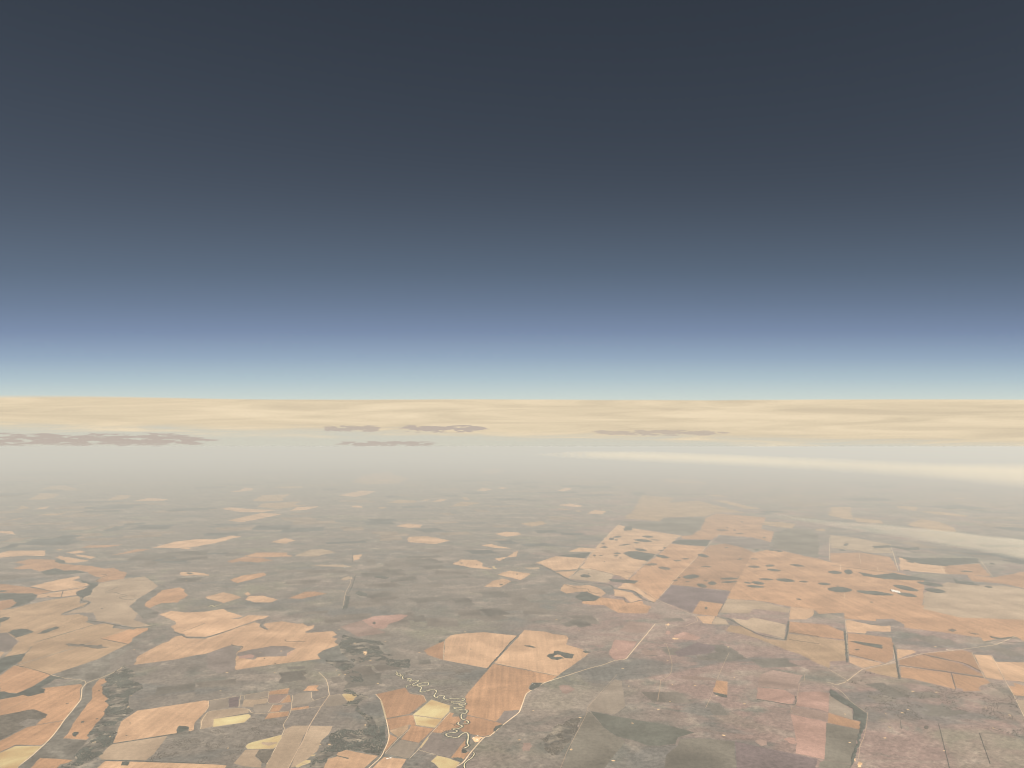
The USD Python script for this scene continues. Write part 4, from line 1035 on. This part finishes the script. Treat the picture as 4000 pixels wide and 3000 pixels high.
# ------------------------------------------------------------------ farm buildings
def shed(name, label, at, length, width, eave, rz, group=None):
    o = xform(name, label, 'shed', (at[0], at[1], 2.6), rz, group)
    a, b_, h = length / 2, width / 2, eave
    r = h + width * .16
    wall = np.array([[-a, -b_, 0], [a, -b_, 0], [a, b_, 0], [-a, b_, 0], [-a, -b_, h], [a, -b_, h], [a, b_, h], [-a, b_, h], [-a, 0, r], [a, 0, r]])
    wf = np.array([[0, 1, 5], [0, 5, 4], [2, 3, 7], [2, 7, 6], [1, 2, 6], [1, 6, 5], [3, 0, 4], [3, 4, 7], [5, 6, 9], [7, 4, 8]])
    mesh('wall', (wall, wf), LOOK['iron'], str(o.GetPath()))
    e = 1.2
    dz = e * (r - h) / b_
    top = [[-a - e, -b_ - e, h - dz + .2], [a + e, -b_ - e, h - dz + .2], [a + e, 0, r + .2], [-a - e, 0, r + .2], [a + e, b_ + e, h - dz + .2], [-a - e, b_ + e, h - dz + .2]]
    v = np.array(top + [[x, y, z + .3] for x, y, z in top])
    q = [(6, 7, 8, 9), (9, 8, 10, 11), (3, 2, 1, 0), (5, 4, 2, 3), (0, 1, 7, 6), (4, 5, 11, 10), (1, 2, 8, 7), (2, 4, 10, 8), (3, 0, 6, 9), (5, 3, 9, 11)]
    mesh('roof', (v, np.array(q)), LOOK['iron'], str(o.GetPath()))
    return o


for tile, name, label, u, v_, ln, wd, rz in (
        ('A2', 'farm_shed', 'left of two pale sheds on the striped field at the lower edge', 1972, 1560, 70, 34, 20), ('A2', 'farm_shed', 'right of two pale sheds on the striped field at the lower edge', 2004, 1552, 62, 34, 20),
        ('A3', 'farm_shed', 'upper pale shed in the dark corner by the gravel road', 1330, 748, 58, 30, 35), ('A3', 'farm_shed', 'lower pale shed in the dark corner by the gravel road', 1350, 764, 46, 28, 35),
        ('A3', 'farm_shed', 'biggest pale shed of the sandy farmyard beside the creek', 728, 1352, 70, 34, -25), ('A3', 'farm_shed', 'left shed of the sandy farmyard beside the creek', 692, 1330, 50, 28, 60), ('A3', 'farm_shed', 'topmost shed of the sandy farmyard beside the creek', 735, 1310, 44, 24, -25),
        ('B2', 'farm_shed', 'pale roofed shed of the tiny village on the middle plain', 1510, 1150, 120, 60, 10), ('B2', 'farm_shed', 'right-hand roof of the tiny village on the middle plain', 1545, 1146, 100, 60, 10), ('B2', 'farm_shed', 'upper roof of the tiny village on the middle plain', 1660, 918, 120, 60, 0),
        ('A5', 'farm_shed', 'white shed beside the gravel road below the far right scrub', 1376, 380, 80, 36, 15)):
    shed(name, label, ground(nat(tile, f'{u},{v_}'))[0], ln, wd, 9, rz)
for j in range(6):
    p0 = ground(nat('B5', f'{782 + 16 * j},{1404 + 3.6 * j}'))[0]
    shed('long_shed', f'white low shed, {("first", "second", "third", "fourth", "fifth", "last")[j]} from left in the row of six on the plain', p0, 60, 620, 7, -14)

# sandy yards and red scalds on the plain
SAND = '''
A3|sand|bright sandy farmyard between creek and gravel road|684,1330 720,1312 770,1318 792,1330 760,1350 740,1374 705,1382 686,1360
A5|sand|bright orange scrape below the dark tree belt at the lower edge|368,1556 398,1554 392,1590 366,1594
A5|sand|ragged bright scrape at the lower edge, right of the tree belt|425,1596 462,1604 455,1650 420,1648
A4|r|salmon scald above the gravel road, far right of centre|556,182 590,176 608,205 580,222 552,206
A4|sand|orange yard at the road junction above the salmon scald|556,108 580,96 600,112 580,128
A4|u|long pinkish scald left of the small orange paddock|720,672 860,664 1108,694 1100,712 860,706 730,698
A3|u|reddish scald on the plain right of the gravel road|1210,1440 1235,1390 1300,1380 1330,1420 1290,1470 1220,1480
A4|r|reddish scald at the head of the long pinkish red paddock|1840,1348 1880,1325 1960,1340 1960,1400 1900,1395
A4|u|pink scald above the dark purple paddock|1520,1370 1570,1345 1640,1370 1650,1410 1580,1425
A3|u|pale ring of bare soil around a scrubby mound on the red plain|1610,780 1650,760 1720,770 1780,810 1700,860 1660,850 1625,810
A4|u|rusty ground with streaks left of the middle lane|280,400 330,370 440,400 480,440 330,440
'''
for i, (tile, look_, label, pts) in enumerate(rows(SAND)):
    g = clean(rough(ground(nat(tile, pts))[:, :2], 70., 42., 5000 + i))
    mesh('bare_ground', sheet(g, 2.75 + .01 * i), LOOK[look_], label=label, category='bare ground')

# ------------------------------------------------------------------ river woods and scrub: crowns too many to count
ico = trimesh.creation.icosahedron()
ico.vertices *= np.array([1, 1, .62])
ico.vertices += (np.random.default_rng(3).random(ico.vertices.shape) - .5) * .35


def wood(name, label, areas, spacing, smin, smax, look_, cover=.45, seed=0, ncell=420.):
    pi = UsdGeom.PointInstancer.Define(stage, path_of(name))
    data(pi.GetPrim(), label, 'wood' if 'scrub' not in name else 'scrub', None, 'stuff')
    base = str(pi.GetPath())
    mesh('tree_crown', ico, LOOK[look_], base)
    r = np.random.default_rng(seed)
    out = []
    for g in areas:
        x0, y0, x1, y1 = g.bounds
        n = int((x1 - x0) * (y1 - y0) / spacing ** 2)
        q = np.c_[r.uniform(x0, x1, n), r.uniform(y0, y1, n)]
        q = q[shapely.contains_xy(g, q[:, 0], q[:, 1])]
        d = meshkit.fbm(np.c_[q / ncell, np.zeros(len(q))], 3, seed)
        out.append(q[d > np.quantile(d, 1 - cover)] if len(q) else q)
    q = np.vstack(out)
    s = smin + (smax - smin) * r.random(len(q)) ** 1.6
    pi.CreatePrototypesRel().SetTargets([Sdf.Path(base + '/tree_crown')])
    pi.CreateProtoIndicesAttr([0] * len(q))
    pi.CreatePositionsAttr(Vt.Vec3fArray.FromNumpy(np.c_[q, .3 * s + 1].astype(np.float32)))
    pi.CreateScalesAttr(Vt.Vec3fArray.FromNumpy(np.repeat(s[:, None], 3, 1).astype(np.float32)))
    ang = r.random(len(q)) * math.pi
    pi.CreateOrientationsAttr(Vt.QuathArray([Gf.Quath(float(math.cos(t)), 0, 0, float(math.sin(t))) for t in ang]))
    return len(q)


def area(tile, pts):
    return clean(rough(ground(nat(tile, pts))[:, :2], 160., 60., 11))


RIVER = area('A1', '1700,0 1880,80 1890,100 1840,140 1940,135 1900,160 1890,215 1830,290 1640,360 1580,410 1480,450 1440,545 1330,560 1470,620 1430,720 1540,760 1550,800 1400,880 1380,1000 1440,1040 1300,1160 1260,1290 1200,1400 1080,1530 950,1600 740,1680 580,1680 800,1570 830,1480 960,1380 965,1330 940,1310 1040,1180 1140,1060 1130,1030 1190,985 1130,940 1170,915 1110,860 1120,790 1160,730 1140,690 1330,560 1190,590 1200,490 1300,450 1500,380 1500,300 1640,250 1700,120 1690,60')
CREEKWOOD = area('A2', '420,20 560,60 700,52 1000,72 1190,112 1190,160 1400,172 1440,190 1500,215 1440,262 1560,300 1450,350 1290,390 1230,420 1255,480 1400,500 1540,500 1640,545 1560,600 1700,650 1700,780 1560,800 1640,860 1750,870 1780,900 1700,930 1640,1000 1820,1120 1880,1220 1900,1370 1960,1400 1880,1520 1700,1480 1520,1460 1400,1530 1330,1560 1270,1680 1150,1640 1150,1575 1200,1500 1280,1480 1360,1290 1500,1240 1640,1260 1760,1170 1600,1000 1500,985 1640,890 1480,830 1600,700 1480,600 1300,520 1360,420 1480,370 1300,260 1150,200 1080,190 1190,130 1000,100 830,78 700,60')
LOWER = area('A2', '0,1240 90,1220 430,1170 500,1100 640,1140 900,1100 840,1200 870,1240 800,1290 500,1385 440,1430 400,1480 310,1610 0,1615 -600,1590 -550,1510 -400,1320 -120,1240')
REDSCRUB = area('A3', '1440,1350 1520,1280 1580,1180 1650,1190 1750,1120 1850,1110 1800,1260 1720,1400 1640,1480 1560,1540 1520,1520 1460,1460')
NORTHWOOD = area('A2', '1500,215 1640,260 1900,290 1940,330 1850,330 1940,420 2212,470 2212,580 2000,560 1800,480 1640,540 1480,420 1450,330')
FLATS = area('A5', '480,600 860,700 1020,715 1480,815 1560,835 1740,830 1740,780 1850,745 2000,720 2120,900 2212,1130 2400,1250 2400,1400 1900,1250 1300,1170 800,1130 540,1060 440,1000 200,780 290,735 400,645')
CENTRE = area('A3', '-120,640 100,590 330,540 840,590 600,880 600,1060 640,1180 560,1260 400,1330 340,1280 420,1160 500,1060 430,980 240,915 100,860 -60,800')
for k_, g in enumerate((RIVER, CREEKWOOD, NORTHWOOD, REDSCRUB)):
    mesh('wood_floor', sheet(g, .2 + .02 * k_), LOOK['floor'], kind='structure')
n = wood('river_wood', 'speckled dark gum woodland along the river bed, lower left', [RIVER], 34, 12, 30, 'tree', .62, 1)
n += wood('creek_wood', 'ragged dark woodland along the creek between the irrigated blocks and the canal', [CREEKWOOD, NORTHWOOD], 40, 12, 32, 'tree', .60, 2)
n += wood('scrub', 'tufted grey scrub around the yellow reservoirs at the lower left', [LOWER], 58, 9, 20, 'tree2', .42, 3)
n += wood('scrub', 'purple tinged scrub on the red ground, lower centre', [REDSCRUB], 42, 10, 22, 'tree2', .6, 4)
n += wood('scrub', 'streaky open scrub across the flood plain at the lower right', [FLATS], 80, 10, 24, 'tree2', .42, 5, 900.)
n += wood('scrub', 'dark scrub lining the winding creek', [CENTRE], 70, 9, 20, 'tree2', .35, 6)

# ------------------------------------------------------------------ clouds below the flying height
def cloud(label, pts, alt, thick, density, color=(1., .95, .82), g=0.):
    """a lens of thin cloud: thickest in the middle, nothing at the rim"""
    from scipy.spatial import Delaunay
    c = catmull(np.vstack([pts, pts[:1]]), 8)[:-1]
    P = Polygon(c).buffer(0)
    P = P if P.geom_type == 'Polygon' else max(P.geoms, key=lambda q: q.area)
    x0, y0, x1, y1 = P.bounds
    line = np.array(P.exterior.coords)[:-1]
    gx, gy = np.meshgrid(np.linspace(x0, x1, 70), np.linspace(y0, y1, 30))
    q = np.c_[gx.ravel(), gy.ravel()]
    q = q[shapely.contains_xy(P.buffer(-1.), q[:, 0], q[:, 1])]
    al = np.vstack([line, q])
    xy = ground(al, alt)[:, :2]
    tri = Delaunay(al).simplices
    cen = al[tri].mean(1)
    tri = tri[shapely.contains_xy(P, cen[:, 0], cen[:, 1])]
    a = xy[tri]
    cr = (a[:, 1, 0] - a[:, 0, 0]) * (a[:, 2, 1] - a[:, 0, 1]) - (a[:, 1, 1] - a[:, 0, 1]) * (a[:, 2, 0] - a[:, 0, 0])
    tri = np.array(tri)
    tri[cr < 0] = tri[cr < 0][:, ::-1]
    d = shapely.distance(shapely.points(al), P.exterior)
    d[:len(line)] = 0
    d = d / d.max()
    bump = .55 + .9 * meshkit.fbm(np.c_[al / 160., np.zeros(len(al))], 3, 5)
    h = thick * (.05 + .95 * d ** 1.15 * bump)
    n_, rim = len(al), len(line)
    v = np.vstack([np.c_[xy, alt + h * .6], np.c_[xy, alt - h * .4]])
    i = np.arange(rim)
    j = (i + 1) % rim
    turn = Polygon(xy[:rim]).exterior.is_ccw
    side = np.vstack([np.c_[n_ + i, n_ + j, j], np.c_[n_ + i, j, i]])
    f = np.vstack([tri, n_ + tri[:, ::-1], side if turn else side[:, ::-1]])
    m = usdkit.material(stage, path_of('cloud_look', '/World/Looks'), {'v': ('principled_volume', dict(color=color, density=density, anisotropy=g))}, volume='v.volume')
    mesh('cloud', (v, f), m, label=label, category='cloud')


cloud('thin bright cloud streak slanting down across the fields at the right', np.array([[2980, 1996], [3200, 2031], [3500, 2052], [3760, 2080], [4080, 2124], [4080, 2196], [3800, 2150], [3560, 2106], [3300, 2066], [3080, 2022]], float), 8200., 400., 1.8e-4, (1., .90, .70))
cloud('broad pale cloud sheet lying low over the plain, right of centre', np.array([[2080, 1776], [2250, 1764], [2550, 1764], [2900, 1777], [3300, 1792], [3700, 1808], [4150, 1820], [4150, 1915], [3700, 1878], [3300, 1846], [2900, 1822], [2550, 1806], [2250, 1790]], float), 10300., 220., 9.5e-5, (1., .88, .66))

# ------------------------------------------------------------------ the air
b = trimesh.creation.box(extents=(2.1e6, 2.1e6, EYE + 61))
b.apply_translation((0, 0, (EYE + 61) / 2 - 1))
mesh('haze', b, usdkit.material(stage, LOOKS + 'haze_look', {'v': ('principled_volume', dict(color=(.695, .698, .668), density=6.6e-6, anisotropy=.12))}, volume='v.volume'), kind='stuff')
